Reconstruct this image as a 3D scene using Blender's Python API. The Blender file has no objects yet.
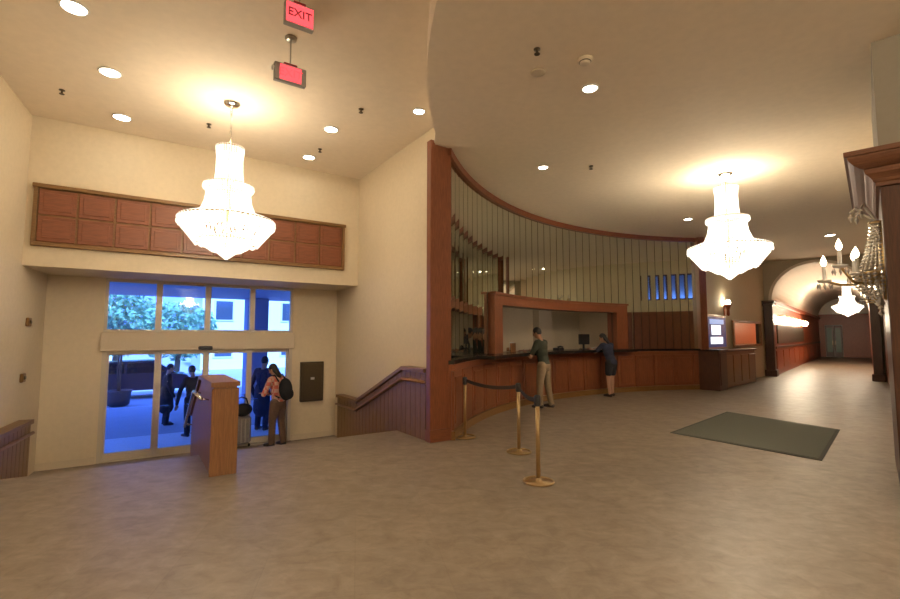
import bpy, bmesh, math, random
from mathutils import Vector, Matrix
random.seed(7)
R_ = math.radians
SC = bpy.context.scene
COL = SC.collection

# ------------------------------------------------------------------ camera
FPX, CX, CY = 470.0, 450.0, 299.5
HCAM = 1.55
PITCH = math.atan((336.0 - CY) / FPX)
cam_d = bpy.data.cameras.new('camera'); cam = bpy.data.objects.new('camera', cam_d)
COL.objects.link(cam); SC.camera = cam
cam_d.sensor_width = 36.0; cam_d.lens = 36.0 * FPX / 900.0
cam_d.clip_start = 0.05; cam_d.clip_end = 400
cam.location = (0, 0, HCAM); cam.rotation_euler = (math.pi / 2 + PITCH, 0, 0)

# ------------------------------------------------------------------ world, sun, exposure
SC.view_settings.view_transform = 'Standard'; SC.view_settings.look = 'None'
SC.view_settings.gamma = 1.0; SC.view_settings.use_curve_mapping = False
SC.view_settings.exposure = 0.55
wd = bpy.data.worlds.new('world'); SC.world = wd; wd.use_nodes = True
bgn = wd.node_tree.nodes['Background']
bgn.inputs['Color'].default_value = (0.13, 0.28, 1.0, 1); bgn.inputs['Strength'].default_value = 3.6
sun_d = bpy.data.lights.new('sun', 'SUN'); sun = bpy.data.objects.new('sun', sun_d); COL.objects.link(sun)
sun_d.energy = 6.5; sun_d.color = (0.62, 0.92, 1.0); sun_d.angle = R_(3)
# sun stands behind the hotel, shining out over the forecourt (towards +B)
sun.rotation_euler = Vector((-0.555, 0.832, -1.05)).to_track_quat('-Z', 'Y').to_euler()

# ------------------------------------------------------------------ coordinates
_cp, _sp = math.cos(PITCH), math.sin(PITCH)
def ray(u, v):
    a = (u - CX) / FPX; w = (CY - v) / FPX
    return Vector((a, _cp - w * _sp, _sp + w * _cp))
def on_z(u, v, z=0.0):
    r = ray(u, v); t = (z - HCAM) / r.z
    return Vector((r.x * t, r.y * t, z))
A_ = Vector((0.832, 0.555, 0)); B_ = Vector((-0.555, 0.832, 0))
def AB(a, b, z=0.0): return Vector((A_.x * a + B_.x * b, A_.y * a + B_.y * b, z))
def on_b(u, v, b):                      # pixel onto a plane parallel to the door wall -> (a, z)
    r = ray(u, v); t = b / r.dot(B_); p = r * t
    return p.dot(A_), HCAM + p.z
def at_d(u, v, d):                      # pixel at forward distance d
    r = ray(u, v); t = d / r.y
    return Vector((r.x * t, d, HCAM + r.z * t))
ROT_AB = math.atan2(A_.y, A_.x)          # local x -> A, local y -> B
CC = Vector((8.26, 5.55, 0)); RR = 8.45
def pt(th, r=RR, z=0.0): return Vector((CC.x + r * math.cos(th), CC.y + r * math.sin(th), z))
def th_u(u, r=RR, v=336):
    d = ray(u, v); k = d.x / d.y
    a = k * k + 1; b = -2 * (k * CC.x + CC.y); c = CC.x ** 2 + CC.y ** 2 - r * r
    y = (-b + math.sqrt(b * b - 4 * a * c)) / (2 * a)
    return math.atan2(y - CC.y, k * y - CC.x)
Z1, Z2, ZL = 4.84, 4.48, -0.65           # entrance ceiling, lobby ceiling, entrance floor

# ------------------------------------------------------------------ materials
MATS = {}
def nmat(name):
    m = bpy.data.materials.new(name); m.use_nodes = True
    nt = m.node_tree; b = nt.nodes['Principled BSDF']; MATS[name] = m
    return m, nt, b
def tex_coord(nt, scale=(1, 1, 1)):
    tc = nt.nodes.new('ShaderNodeTexCoord'); mp = nt.nodes.new('ShaderNodeMapping')
    mp.inputs['Scale'].default_value = scale
    nt.links.new(tc.outputs['Object'], mp.inputs['Vector']); return mp
def plain(name, col, rough=0.6, metal=0.0, var=0.08, scale=12, bump=0.05, spec=0.5):
    m, nt, b = nmat(name)
    mp = tex_coord(nt, (scale,) * 3)
    n = nt.nodes.new('ShaderNodeTexNoise'); n.inputs['Detail'].default_value = 4
    nt.links.new(mp.outputs[0], n.inputs['Vector'])
    cr = nt.nodes.new('ShaderNodeValToRGB')
    cr.color_ramp.elements[0].position = 0.3; cr.color_ramp.elements[1].position = 0.7
    cr.color_ramp.elements[0].color = tuple(c * (1 - var) for c in col) + (1,)
    cr.color_ramp.elements[1].color = tuple(min(1, c * (1 + var)) for c in col) + (1,)
    nt.links.new(n.outputs['Fac'], cr.inputs[0]); nt.links.new(cr.outputs[0], b.inputs['Base Color'])
    b.inputs['Roughness'].default_value = rough; b.inputs['Metallic'].default_value = metal
    b.inputs['Specular IOR Level'].default_value = spec
    if bump:
        bp = nt.nodes.new('ShaderNodeBump'); bp.inputs['Strength'].default_value = bump; bp.inputs['Distance'].default_value = 0.01
        nt.links.new(n.outputs['Fac'], bp.inputs['Height']); nt.links.new(bp.outputs[0], b.inputs['Normal'])
    return m
def wood(name, dark, light, axis='z', rough=0.38):
    m, nt, b = nmat(name)
    s = {'x': (1.2, 22, 22), 'y': (22, 1.2, 22), 'z': (22, 22, 1.2)}[axis]
    mp = tex_coord(nt, s)
    n = nt.nodes.new('ShaderNodeTexNoise'); n.inputs['Detail'].default_value = 6; n.inputs['Distortion'].default_value = 0.6
    nt.links.new(mp.outputs[0], n.inputs['Vector'])
    cr = nt.nodes.new('ShaderNodeValToRGB')
    cr.color_ramp.elements[0].position = 0.28; cr.color_ramp.elements[1].position = 0.75
    cr.color_ramp.elements[0].color = dark + (1,); cr.color_ramp.elements[1].color = light + (1,)
    nt.links.new(n.outputs['Fac'], cr.inputs[0]); nt.links.new(cr.outputs[0], b.inputs['Base Color'])
    b.inputs['Roughness'].default_value = rough
    bp = nt.nodes.new('ShaderNodeBump'); bp.inputs['Strength'].default_value = 0.08; bp.inputs['Distance'].default_value = 0.004
    nt.links.new(n.outputs['Fac'], bp.inputs['Height']); nt.links.new(bp.outputs[0], b.inputs['Normal'])
    return m
def emis(name, col, strength, base=None):
    m, nt, b = nmat(name)
    b.inputs['Base Color'].default_value = (base or col) + (1,)
    b.inputs['Emission Color'].default_value = col + (1,); b.inputs['Emission Strength'].default_value = strength
    b.inputs['Roughness'].default_value = 0.25
    return m
def marble(name, c0, c1, c2, rough=0.34, tile=0.6):
    m, nt, b = nmat(name)
    mp = tex_coord(nt); mp.inputs['Rotation'].default_value = (0, 0, R_(-11))
    n1 = nt.nodes.new('ShaderNodeTexNoise'); n1.inputs['Scale'].default_value = 5.5; n1.inputs['Detail'].default_value = 12; n1.inputs['Roughness'].default_value = .68; n1.inputs['Distortion'].default_value = .8
    mp2 = tex_coord(nt, (3.2, 5.5, 4)); mp2.inputs['Rotation'].default_value = (0, 0, R_(34))
    n2 = nt.nodes.new('ShaderNodeTexNoise'); n2.inputs['Scale'].default_value = 1.3; n2.inputs['Detail'].default_value = 9; n2.inputs['Roughness'].default_value = .62; n2.inputs['Distortion'].default_value = 0.9
    br = nt.nodes.new('ShaderNodeTexBrick'); br.offset = 0.0
    br.inputs['Scale'].default_value = 1.0; br.inputs['Brick Width'].default_value = tile; br.inputs['Row Height'].default_value = tile
    br.inputs['Mortar Size'].default_value = 0.004; br.inputs['Bias'].default_value = 0.0
    br.inputs['Color1'].default_value = (0.86, 0.86, 0.88, 1); br.inputs['Color2'].default_value = (1.08, 1.07, 1.05, 1); br.inputs['Mortar'].default_value = (0.86, 0.85, 0.83, 1)
    nt.links.new(mp.outputs[0], n1.inputs['Vector']); nt.links.new(mp2.outputs[0], n2.inputs['Vector']); nt.links.new(mp.outputs[0], br.inputs['Vector'])
    add = nt.nodes.new('ShaderNodeMath'); add.operation = 'ADD'
    hm = nt.nodes.new('ShaderNodeMath'); hm.operation = 'MULTIPLY'; hm.inputs[1].default_value = 0.5
    nt.links.new(n1.outputs['Fac'], add.inputs[0]); nt.links.new(n2.outputs['Fac'], add.inputs[1]); nt.links.new(add.outputs[0], hm.inputs[0])
    cr = nt.nodes.new('ShaderNodeValToRGB'); e = cr.color_ramp.elements
    e[0].position = 0.36; e[0].color = c0 + (1,); e[1].position = 0.66; e[1].color = c2 + (1,)
    mid = e.new(0.5); mid.color = c1 + (1,)
    nt.links.new(hm.outputs[0], cr.inputs[0])
    mx = nt.nodes.new('ShaderNodeMix'); mx.data_type = 'RGBA'; mx.blend_type = 'MULTIPLY'; mx.inputs['Factor'].default_value = 0.55
    nt.links.new(cr.outputs[0], mx.inputs['A']); nt.links.new(br.outputs['Color'], mx.inputs['B'])
    nt.links.new(mx.outputs['Result'], b.inputs['Base Color'])
    b.inputs['Roughness'].default_value = rough
    return m
def glass(name, tint, gloss=0.08):
    m, nt, b = nmat(name)
    nt.nodes.remove(b)
    t = nt.nodes.new('ShaderNodeBsdfTransparent'); t.inputs[0].default_value = tint + (1,)
    g = nt.nodes.new('ShaderNodeBsdfGlossy'); g.inputs['Roughness'].default_value = 0.02
    fr = nt.nodes.new('ShaderNodeFresnel'); fr.inputs['IOR'].default_value = 1.45
    mx = nt.nodes.new('ShaderNodeMixShader')
    nt.links.new(fr.outputs[0], mx.inputs[0]); nt.links.new(t.outputs[0], mx.inputs[1]); nt.links.new(g.outputs[0], mx.inputs[2])
    nt.links.new(mx.outputs[0], nt.nodes['Material Output'].inputs['Surface'])
    return m

CRYS_GLOW = (0.22, 2.4)
WALLC = (0.66, 0.56, 0.40)
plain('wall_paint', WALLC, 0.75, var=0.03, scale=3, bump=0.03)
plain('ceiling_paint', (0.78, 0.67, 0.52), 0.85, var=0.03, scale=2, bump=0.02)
plain('wing_shade_paint', (0.27, 0.24, 0.19), 0.8, var=0.03, scale=3, bump=0.02)  # grey stands in for the shade on the unlit wing wall
plain('vault_paint', (0.82, 0.76, 0.66), 0.7, var=0.03, scale=2, bump=0.02)
plain('cream_trim', (0.62, 0.52, 0.38), 0.6, var=0.03)
marble('floor_marble', (0.175, 0.137, 0.100), (0.235, 0.188, 0.140), (0.300, 0.245, 0.187), rough=.45)
wood('cherry_x', (0.145, 0.043, 0.017), (0.28, 0.092, 0.038), 'x')
wood('cherry_y', (0.145, 0.043, 0.017), (0.28, 0.092, 0.038), 'y')
wood('cherry_z', (0.145, 0.043, 0.017), (0.28, 0.092, 0.038), 'z')
wood('oak_z', (0.20, 0.085, 0.028), (0.34, 0.155, 0.055), 'z')
wood('walnut_x', (0.14, 0.070, 0.020), (0.28, 0.145, 0.046), 'x')
wood('walnut_y', (0.14, 0.070, 0.020), (0.28, 0.145, 0.046), 'y')
wood('walnut_z', (0.14, 0.070, 0.020), (0.28, 0.145, 0.046), 'z')
wood('cornice_wood', (0.11, 0.042, 0.018), (0.20, 0.08, 0.034), 'x', .6)
wood('dark_wood', (0.045, 0.018, 0.010), (0.10, 0.040, 0.020), 'z')
wood('red_wood', (0.22, 0.045, 0.016), (0.42, 0.11, 0.045), 'z')
plain('black_stone', (0.012, 0.011, 0.010), 0.2, var=0.3, bump=0)
plain('mirror', (0.72, 0.76, 0.66), 0.03, 1.0, var=0.01, bump=0)
plain('joint_dark', (0.06, 0.05, 0.035), 0.7)
plain('brass', (0.45, 0.32, 0.16), 0.38, 1.0, var=0.05, bump=0)
plain('chrome', (0.75, 0.74, 0.72), 0.2, 1.0, var=0.03, bump=0)
plain('nickel', (0.45, 0.42, 0.36), 0.35, 1.0, var=0.03, bump=0)
plain('door_metal', (0.55, 0.49, 0.40), 0.45, 0.3, var=0.03, bump=0)
plain('black_plastic', (0.015, 0.015, 0.016), 0.4, var=0.2, bump=0)
plain('grey_plastic', (0.30, 0.28, 0.25), 0.5, var=0.05, bump=0)
plain('white_plastic', (0.72, 0.70, 0.66), 0.45, var=0.03, bump=0)
plain('belt', (0.02, 0.014, 0.012), 0.8, var=0.2)
plain('bronze', (0.10, 0.075, 0.045), 0.4, 0.7, var=0.15)
plain('mat_green', (0.10, 0.106, 0.08), 0.85, var=0.25, scale=30, bump=0.3)
plain('mat_edge', (0.05, 0.055, 0.042), 0.8, var=0.2, scale=30)
glass('door_glass', (0.72, 0.82, 1.0))
glass('clear_glass', (0.9, 0.92, 0.9))
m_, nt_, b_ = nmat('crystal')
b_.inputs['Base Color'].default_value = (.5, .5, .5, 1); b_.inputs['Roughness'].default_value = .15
b_.inputs['Emission Color'].default_value = (1.0, 0.91, 0.77, 1)  # crystals glow by noise: lamplight and sparkle put into the beads
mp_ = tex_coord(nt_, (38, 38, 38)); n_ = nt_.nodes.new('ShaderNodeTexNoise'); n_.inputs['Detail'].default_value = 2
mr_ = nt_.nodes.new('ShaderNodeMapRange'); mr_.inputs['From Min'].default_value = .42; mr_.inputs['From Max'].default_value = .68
mr_.inputs['To Min'].default_value = CRYS_GLOW[0]; mr_.inputs['To Max'].default_value = CRYS_GLOW[1]
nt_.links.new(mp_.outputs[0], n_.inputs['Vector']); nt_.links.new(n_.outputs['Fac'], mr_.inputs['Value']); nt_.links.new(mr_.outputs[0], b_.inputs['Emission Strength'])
emis('bulb', (1.0, 0.86, 0.62), 40.0)
emis('candle_bulb', (1.0, 0.80, 0.52), 9.0)
emis('downlight', (1.0, 0.91, 0.75), 26.0)
emis('office_light', (1.0, 0.86, 0.70), 2.5)
emis('exit_red', (1.0, 0.10, 0.12), 0.85, (0.6, 0.05, 0.06))
plain('exit_letter', (0.30, 0.01, 0.02), 0.5, bump=0)
emis('exit_glow', (1.0, 0.07, 0.08), 0.9, (0.6, 0.05, 0.06))
emis('screen_blue', (0.30, 0.45, 0.80), 0.6)
emis('screen_white', (0.85, 0.92, 1.0), 1.1)
emis('screen_dark', (0.05, 0.08, 0.2), 0.3)
m_, nt_, b_ = nmat('sconce_crystal')
b_.inputs['Base Color'].default_value = (0.9, 0.88, 0.84, 1); b_.inputs['Roughness'].default_value = 0.06
b_.inputs['Metallic'].default_value = 0.55
# people and outdoors
plain('skin', (0.50, 0.28, 0.18), 0.55, var=0.05, bump=0)
plain('skin_tan', (0.36, 0.19, 0.11), 0.55, var=0.05, bump=0)
plain('hair_dark', (0.012, 0.009, 0.008), 0.5, var=0.3, scale=60, bump=0.3)
plain('shirt_green', (0.035, 0.040, 0.026), 0.9, var=0.2)
plain('khaki', (0.24, 0.18, 0.11), 0.9, var=0.1)
plain('navy', (0.018, 0.022, 0.05), 0.85, var=0.3)
plain('black_cloth', (0.012, 0.012, 0.016), 0.9, var=0.3)
plain('brown_cloth', (0.13, 0.075, 0.05), 0.9, var=0.15)
plain('shoe', (0.03, 0.024, 0.02), 0.5, var=0.2)
plain('bag_grey', (0.22, 0.20, 0.20), 0.8, var=0.2)
plain('lip', (0.32, 0.10, 0.08), 0.5, bump=0)
plain('eye', (0.02, 0.015, 0.012), 0.2, bump=0)
m_, nt_, b_ = nmat('plaid_red')
mp_ = tex_coord(nt_, (1, 1, 1)); ck = nt_.nodes.new('ShaderNodeTexChecker'); ck.inputs['Scale'].default_value = 14
ck.inputs['Color1'].default_value = (0.50, 0.12, 0.08, 1); ck.inputs['Color2'].default_value = (0.55, 0.34, 0.26, 1)
nt_.links.new(mp_.outputs[0], ck.inputs['Vector']); nt_.links.new(ck.outputs['Color'], b_.inputs['Base Color']); b_.inputs['Roughness'].default_value = 0.9
plain('asphalt', (0.42, 0.42, 0.46), 0.8, var=0.15, scale=6)
plain('paver_light', (0.72, 0.74, 0.76), 0.8, var=0.08, scale=6)
plain('car_paint', (0.05, 0.06, 0.10), 0.15, 0.6, var=0.05, bump=0)
plain('car_glass', (0.01, 0.012, 0.02), 0.05, 0.2, var=0.05, bump=0)
plain('tyre', (0.012, 0.012, 0.013), 0.8)
plain('facade', (0.85, 0.85, 0.82), 0.8, var=0.04)
plain('facade_glass', (0.10, 0.14, 0.2), 0.1, 0.4, var=0.1, bump=0)
plain('canopy', (0.30, 0.32, 0.40), 0.7, var=0.05)
plain('leaf', (0.22, 0.42, 0.26), 0.7, var=0.5, scale=3, bump=0)
plain('bark', (0.10, 0.07, 0.05), 0.9, var=0.3)
plain('pot', (0.07, 0.06, 0.06), 0.6, var=0.2)

# ------------------------------------------------------------------ mesh helpers
class MB:
    def __init__(s): s.bm = bmesh.new()
    def box(s, c, size, rotz=0.0, bevel=0.0, M=None):
        r = bmesh.ops.create_cube(s.bm, size=1.0); vs = r['verts']
        for v in vs: v.co = Vector((v.co.x * size[0], v.co.y * size[1], v.co.z * size[2]))
        if bevel:
            es = list({e for v in vs for e in v.link_edges})
            rb = bmesh.ops.bevel(s.bm, geom=es, offset=bevel, segments=1, affect='EDGES', profile=0.5)
            vs = list({v for f in rb['faces'] for v in f.verts} | {v for v in vs if v.is_valid})
        mat = Matrix.Translation(Vector(c)) @ Matrix.Rotation(rotz, 4, 'Z') if M is None else M @ Matrix.Translation(Vector(c))
        bmesh.ops.transform(s.bm, matrix=mat, verts=vs); return s
    def cone(s, p0, p1, r0, r1, seg=12, caps=True):
        p0 = Vector(p0); p1 = Vector(p1); d = p1 - p0
        r = bmesh.ops.create_cone(s.bm, cap_ends=caps, segments=seg, radius1=r0, radius2=r1, depth=d.length)
        M = Matrix.Translation((p0 + p1) / 2) @ d.to_track_quat('Z', 'Y').to_matrix().to_4x4()
        bmesh.ops.transform(s.bm, matrix=M, verts=r['verts']); return s
    def ball(s, c, r, seg=10, scale=(1, 1, 1), M=None):
        q = bmesh.ops.create_uvsphere(s.bm, u_segments=seg, v_segments=max(6, seg * 2 // 3), radius=r)
        T = Matrix.Translation(Vector(c)) @ (M or Matrix.Identity(4)) @ Matrix.Diagonal((*scale, 1))
        bmesh.ops.transform(s.bm, matrix=T, verts=q['verts']); return s
    def octa(s, c, r, h):
        c = Vector(c); b = s.bm
        ring = [b.verts.new(c + Vector((r * math.cos(k * math.pi / 2), r * math.sin(k * math.pi / 2), 0))) for k in range(4)]
        t = b.verts.new(c + Vector((0, 0, h))); d = b.verts.new(c - Vector((0, 0, h)))
        for k in range(4):
            b.faces.new((ring[k], ring[(k + 1) % 4], t)); b.faces.new((ring[(k + 1) % 4], ring[k], d))
        return s
    def lathe(s, prof, seg=24, c=(0, 0, 0)):
        c = Vector(c); rings = []
        for r, z in prof:
            rings.append([s.bm.verts.new(c + Vector((r * math.cos(2 * math.pi * k / seg), r * math.sin(2 * math.pi * k / seg), z))) for k in range(seg)])
        for a, b in zip(rings, rings[1:]):
            for k in range(seg):
                s.bm.faces.new((a[k], a[(k + 1) % seg], b[(k + 1) % seg], b[k]))
        if prof[0][0] > 1e-6: s.bm.faces.new(list(reversed(rings[0])))
        if prof[-1][0] > 1e-6: s.bm.faces.new(rings[-1])
        return s
    def torus(s, c, R, r, seg=32, sub=8, M=None):
        c = Vector(c); rings = []
        for i in range(seg):
            a = 2 * math.pi * i / seg; ring = []
            for j in range(sub):
                b = 2 * math.pi * j / sub; q = R + r * math.cos(b)
                p = Vector((q * math.cos(a), q * math.sin(a), r * math.sin(b)))
                ring.append(s.bm.verts.new(c + (M @ p if M else p)))
            rings.append(ring)
        for i in range(seg):
            for j in range(sub):
                s.bm.faces.new((rings[i][j], rings[(i + 1) % seg][j], rings[(i + 1) % seg][(j + 1) % sub], rings[i][(j + 1) % sub]))
        return s
    def tube(s, path, r, seg=8, r1=None):
        path = [Vector(p) for p in path]; rings = []
        for i, p in enumerate(path):
            d = (path[min(i + 1, len(path) - 1)] - path[max(i - 1, 0)]).normalized()
            up = Vector((0, 0, 1)) if abs(d.z) < 0.9 else Vector((1, 0, 0))
            x = d.cross(up).normalized(); y = x.cross(d)
            rad = r if r1 is None else r + (r1 - r) * i / (len(path) - 1)
            rings.append([s.bm.verts.new(p + rad * (x * math.cos(2 * math.pi * k / seg) + y * math.sin(2 * math.pi * k / seg))) for k in range(seg)])
        for a, b in zip(rings, rings[1:]):
            for k in range(seg): s.bm.faces.new((a[k], a[(k + 1) % seg], b[(k + 1) % seg], b[k]))
        s.bm.faces.new(list(reversed(rings[0]))); s.bm.faces.new(rings[-1]); return s
    def prism(s, poly, z0, z1):
        lo = [s.bm.verts.new((p[0], p[1], z0)) for p in poly]; hi = [s.bm.verts.new((p[0], p[1], z1)) for p in poly]
        n = len(poly)
        s.bm.faces.new(list(reversed(lo))); s.bm.faces.new(hi)
        for k in range(n): s.bm.faces.new((lo[k], lo[(k + 1) % n], hi[(k + 1) % n], hi[k]))
        return s
    def extr(s, prof, axis_pts):
        """profile polygon list of Vector at two stations (axis_pts: list of transforms as functions)"""
        rings = [[s.bm.verts.new(f(p)) for p in prof] for f in axis_pts]; n = len(prof)
        for a, b in zip(rings, rings[1:]):
            for k in range(n): s.bm.faces.new((a[k], a[(k + 1) % n], b[(k + 1) % n], b[k]))
        s.bm.faces.new(list(reversed(rings[0]))); s.bm.faces.new(rings[-1]); return s
    def arc(s, t0, t1, r0, r1, z0, z1, n):
        """curved bar about the lobby centre"""
        st = []
        for i in range(n + 1):
            t = t0 + (t1 - t0) * i / n
            st.append((lambda p, t=t: pt(t, p[0], p[1])))
        return s.extr([(r0, z0), (r1, z0), (r1, z1), (r0, z1)], st)
    def quad(s, *ps):
        s.bm.faces.new([s.bm.verts.new(Vector(p)) for p in ps]); return s
    def build(s, name, mat, parent=None, smooth=False, loc=None, shift=None):
        bmesh.ops.recalc_face_normals(s.bm, faces=s.bm.faces[:])
        me = bpy.data.meshes.new(name)
        if shift is not None: bmesh.ops.translate(s.bm, verts=s.bm.verts[:], vec=-Vector(shift))
        s.bm.to_mesh(me); s.bm.free()
        return link(name, me, mat, parent, smooth, loc if shift is None else shift)
def link(name, me, mat, parent=None, smooth=False, loc=None):
    o = bpy.data.objects.new(name, me); COL.objects.link(o)
    me.materials.clear(); me.materials.append(MATS[mat] if isinstance(mat, str) else mat)
    if smooth:
        for p in me.polygons: p.use_smooth = True
    if parent: o.parent = parent
    if loc is not None: o.location = loc
    return o
def copy_o(src, parent=None, loc=None, rotz=None):
    c = src.copy(); COL.objects.link(c)
    if parent is not None: c.parent = parent
    if loc is not None: c.location = loc
    if rotz is not None: c.rotation_euler = (0, 0, rotz)
    return c
def copy_tree(o, parent=None):
    c = o.copy(); COL.objects.link(c)
    if parent is not None: c.parent = parent
    for ch in list(o.children): copy_tree(ch, c)
    return c
def tag(o, label, cat, group=None, kind=None):
    o['label'] = label; o['category'] = cat
    if group: o['group'] = group
    if kind: o['kind'] = kind
    return o
def thing(name, label, cat, loc=(0, 0, 0), rotz=0.0, group=None):
    o = bpy.data.objects.new(name, None); COL.objects.link(o); o.empty_display_size = 0.1
    o.location = loc; o.rotation_euler = (0, 0, rotz)
    return tag(o, label, cat, group)
def struct(o, label, cat=None):
    o['kind'] = 'structure'; o['label'] = label; o['category'] = cat or o.name.split('_')[0]
    return o
def frame_ab(a, b, z=0.0):
    return AB(a, b, z), ROT_AB
def wall_line(name, p, q, z0, z1, th, mat, label, side=1):
    """wall slab from p to q; thickness goes to the left of p->q for side=1"""
    p = Vector((p[0], p[1], 0)); q = Vector((q[0], q[1], 0)); d = (q - p).normalized(); n = Vector((-d.y, d.x, 0)) * th * side
    return struct(MB().prism([p, q, q + n, p + n], z0, z1).build(name, mat), label, 'wall')

# ================================================================== SHELL
# left wall of the entrance, from photo ceiling line
Lc0 = on_z(0, 75, Z1); Lc1 = on_z(30, 112, Z1)
ld = (Lc1 - Lc0); ld.z = 0; ld.normalize()
def left_at_b(b):
    t = (b - Lc0.dot(B_)) / ld.dot(B_); p = Lc0 + ld * t; return Vector((p.x, p.y, 0))
LwEnd = left_at_b(10.3); LwTurn = Lc0 - ld * 3.2; LwTurn.z = 0
BE, BK, BD = 7.05, 9.1, 10.3            # stair edge, bulkhead, door wall
AW = 3.78                                # right wall of the entrance

# arch wall points
PL = on_z(768, 375.5); PR = on_z(882, 381)
PostP = pt(th_u(700)); W0 = Vector((4.22, 4.5, 0))
rd = (PR - W0); rd.z = 0; rd.normalize()
cdir = (on_z(814, 357.5) - PL); cdir.z = 0; cdir.normalize()

floor_poly = [left_at_b(BE), AB(4.3, BE), AB(4.3, 12.0), (3, 22), (20, 45), (48, 45), (40, 10), (16, -7), (-6, -7), (-6, 0)]
fl = struct(MB().prism([Vector((p[0], p[1], 0)) for p in floor_poly], -0.14, 0.0).build('floor', 'floor_marble'), 'tan polished marble tile floor of the lobby', 'floor')
la = left_at_b(BE).dot(A_)
MB().prism([AB(-2.6, BE), AB(4.3, BE), AB(4.3, BD + 0.25), AB(-2.6, BD + 0.25)], ZL - 0.15, ZL).build('entry_landing', 'floor_marble', fl)
st = thing('entry_stairs', 'low tan stone stairs down to the glass entrance doors', 'stairs', AB(0, BE)); st['kind'] = 'structure'; st.rotation_euler = (0, 0, ROT_AB)
for k in range(3):
    zt = -0.1625 * (k + 1)
    MB().box(((la - 0.6 + 3.66) / 2, 0.2 + 0.4 * k, (zt + ZL) / 2), (3.66 - la + 0.6, 0.4, zt - ZL), bevel=0.01).build('step', 'floor_marble', st)

# ceilings
struct(MB().prism([(-12, -8), (18, -8), (50, 20), (50, 60), (5, 60), AB(5.5, 10.5), AB(-4, 10.5)], Z1, Z1 + 0.12).build('ceiling', 'ceiling_paint'), 'high cream ceiling over the entrance', 'ceiling')
arcp = [pt(R_(96 + (250 - 96) * i / 70), RR + (0.16 if i < 35 else 0.085)) for i in range(71)]
struct(MB().prism(arcp + [Vector((25, -5, 0)), Vector((44, 30, 0)), Vector((34, 44, 0)), Vector((11.5, 20, 0))], Z2, Z2 + 0.06).build('ceiling_lobby', 'ceiling_paint'), 'lower curved cream ceiling over the lobby and desk', 'ceiling')
m = MB(); m.arc(R_(163), R_(250), RR - 0.001, RR + 0.08, Z2 + 0.03, Z1, 60)
struct(m.build('trim_1', 'ceiling_paint', smooth=False), 'curved cream fascia stepping between the two ceilings', 'trim')

# walls of the entrance
wall_line('wall_left', LwEnd + ld * 0.2, LwTurn, ZL - 0.1, Z1, 0.2, 'wall_paint', 'cream painted left wall beside the entrance stairs', -1)
wall_line('wall_left_lobby', LwTurn, (LwTurn.x, -6.2), 0, Z1, 0.2, 'wall_paint', 'cream painted lobby wall left of the viewer', -1)
wall_line('wall_back', (-6, -6), (16, -6), 0, Z1, 0.2, 'wall_paint', 'cream lobby wall behind the viewer', -1)
wall_line('wall_entry_right', AB(AW, 6.0), AB(AW, BD + 0.2), ZL - 0.1, Z1, 0.24, 'wall_paint', 'tall cream wall right of the entrance doors', -1)
# bulkhead
aL = left_at_b(BK).dot(A_)
zb0 = on_b(150, 273, BK)[1]
bulk = struct(MB().prism([AB(aL - 0.3, BK), AB(AW, BK), AB(AW, BD), AB(aL - 0.5, BD)], zb0, Z1).build('wall_bulkhead', 'wall_paint'), 'deep cream bulkhead above the entrance doors', 'wall')
# door wall with opening
aD0 = on_b(97, 440, BD)[0]; aD1 = on_b(291, 400, BD)[0]
zTT = on_b(200, 283.5, BD)[1]           # transom glass top
wl = MB()
def abbox(mb, a0, a1, b0, b1, z0, z1): mb.prism([AB(a0, b0), AB(a1, b0), AB(a1, b1), AB(a0, b1)], z0, z1)
abbox(wl, LwEnd.dot(A_) - 0.3, aD0, BD, BD + 0.2, ZL, zb0); abbox(wl, aD1, AW, BD, BD + 0.2, ZL, zb0)
abbox(wl, aD0, aD1, BD, BD + 0.2, zTT + 0.03, zb0)
struct(wl.build('wall_doors', 'wall_paint'), 'cream wall around the glass entrance doors', 'wall')
bbm = MB(); abbox(bbm, LwEnd.dot(A_), aD0 - 0.02, BD - 0.02, BD, ZL, ZL + 0.12)
struct(bbm.build('baseboard_doors', 'cream_trim'), 'low cream baseboard left of the doors', 'baseboard')
bbm = MB(); abbox(bbm, aD1 + 0.02, AW - 0.1, BD - 0.02, BD, ZL, ZL + 0.12)
struct(bbm.build('baseboard_doors_right', 'cream_trim'), 'low cream baseboard right of the doors', 'baseboard')

# ---------------------------------------------- door and transom
zH1 = on_b(200, 332.5, BD)[1]; zH0 = on_b(200, 350, BD)[1]     # header band
org = AB(0, BD)
dw = (aD1 - aD0)
def lbox(mb, a0, a1, b0, b1, z0, z1, bev=0.0): mb.box(((a0 + a1) / 2, (b0 + b1) / 2, (z0 + z1) / 2), (a1 - a0, b1 - b0, z1 - z0), bevel=bev)
win = thing('window_1', 'four-pane transom window above the sliding entrance doors', 'window', AB(0, BD, zH1), ROT_AB); win['kind'] = 'structure'
mb = MB(); h = zTT - zH1
lbox(mb, aD0, aD1, 0.02, 0.12, h - 0.05, h + 0.03, .005); lbox(mb, aD0, aD1, 0.02, 0.12, 0, 0.05, .005)
for k in range(5):
    a = aD0 + dw * k / 4; wdt = 0.05
    lbox(mb, max(aD0, a - wdt), min(aD1, a + wdt), 0.02, 0.12, 0.05, h - 0.05)
mb.build('window_frame', 'door_metal', win)
for k in range(4):
    lbox(mb := MB(), aD0 + dw * k / 4 + 0.05, aD0 + dw * (k + 1) / 4 - 0.05, 0.06, 0.075, 0.05, h - 0.05)
    mb.build('pane', 'door_glass', win)
dr = thing('door_1', 'sliding glass entrance doors in a pale metal frame', 'door', AB(0, BD, ZL), ROT_AB); dr['kind'] = 'structure'
hd = zH0 - ZL; ht = zH1 - ZL
mb = MB(); lbox(mb, aD0 - 0.03, aD1 + 0.03, -0.06, 0.14, hd, ht, .01); mb.build('door_header', 'cream_trim', dr)
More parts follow.
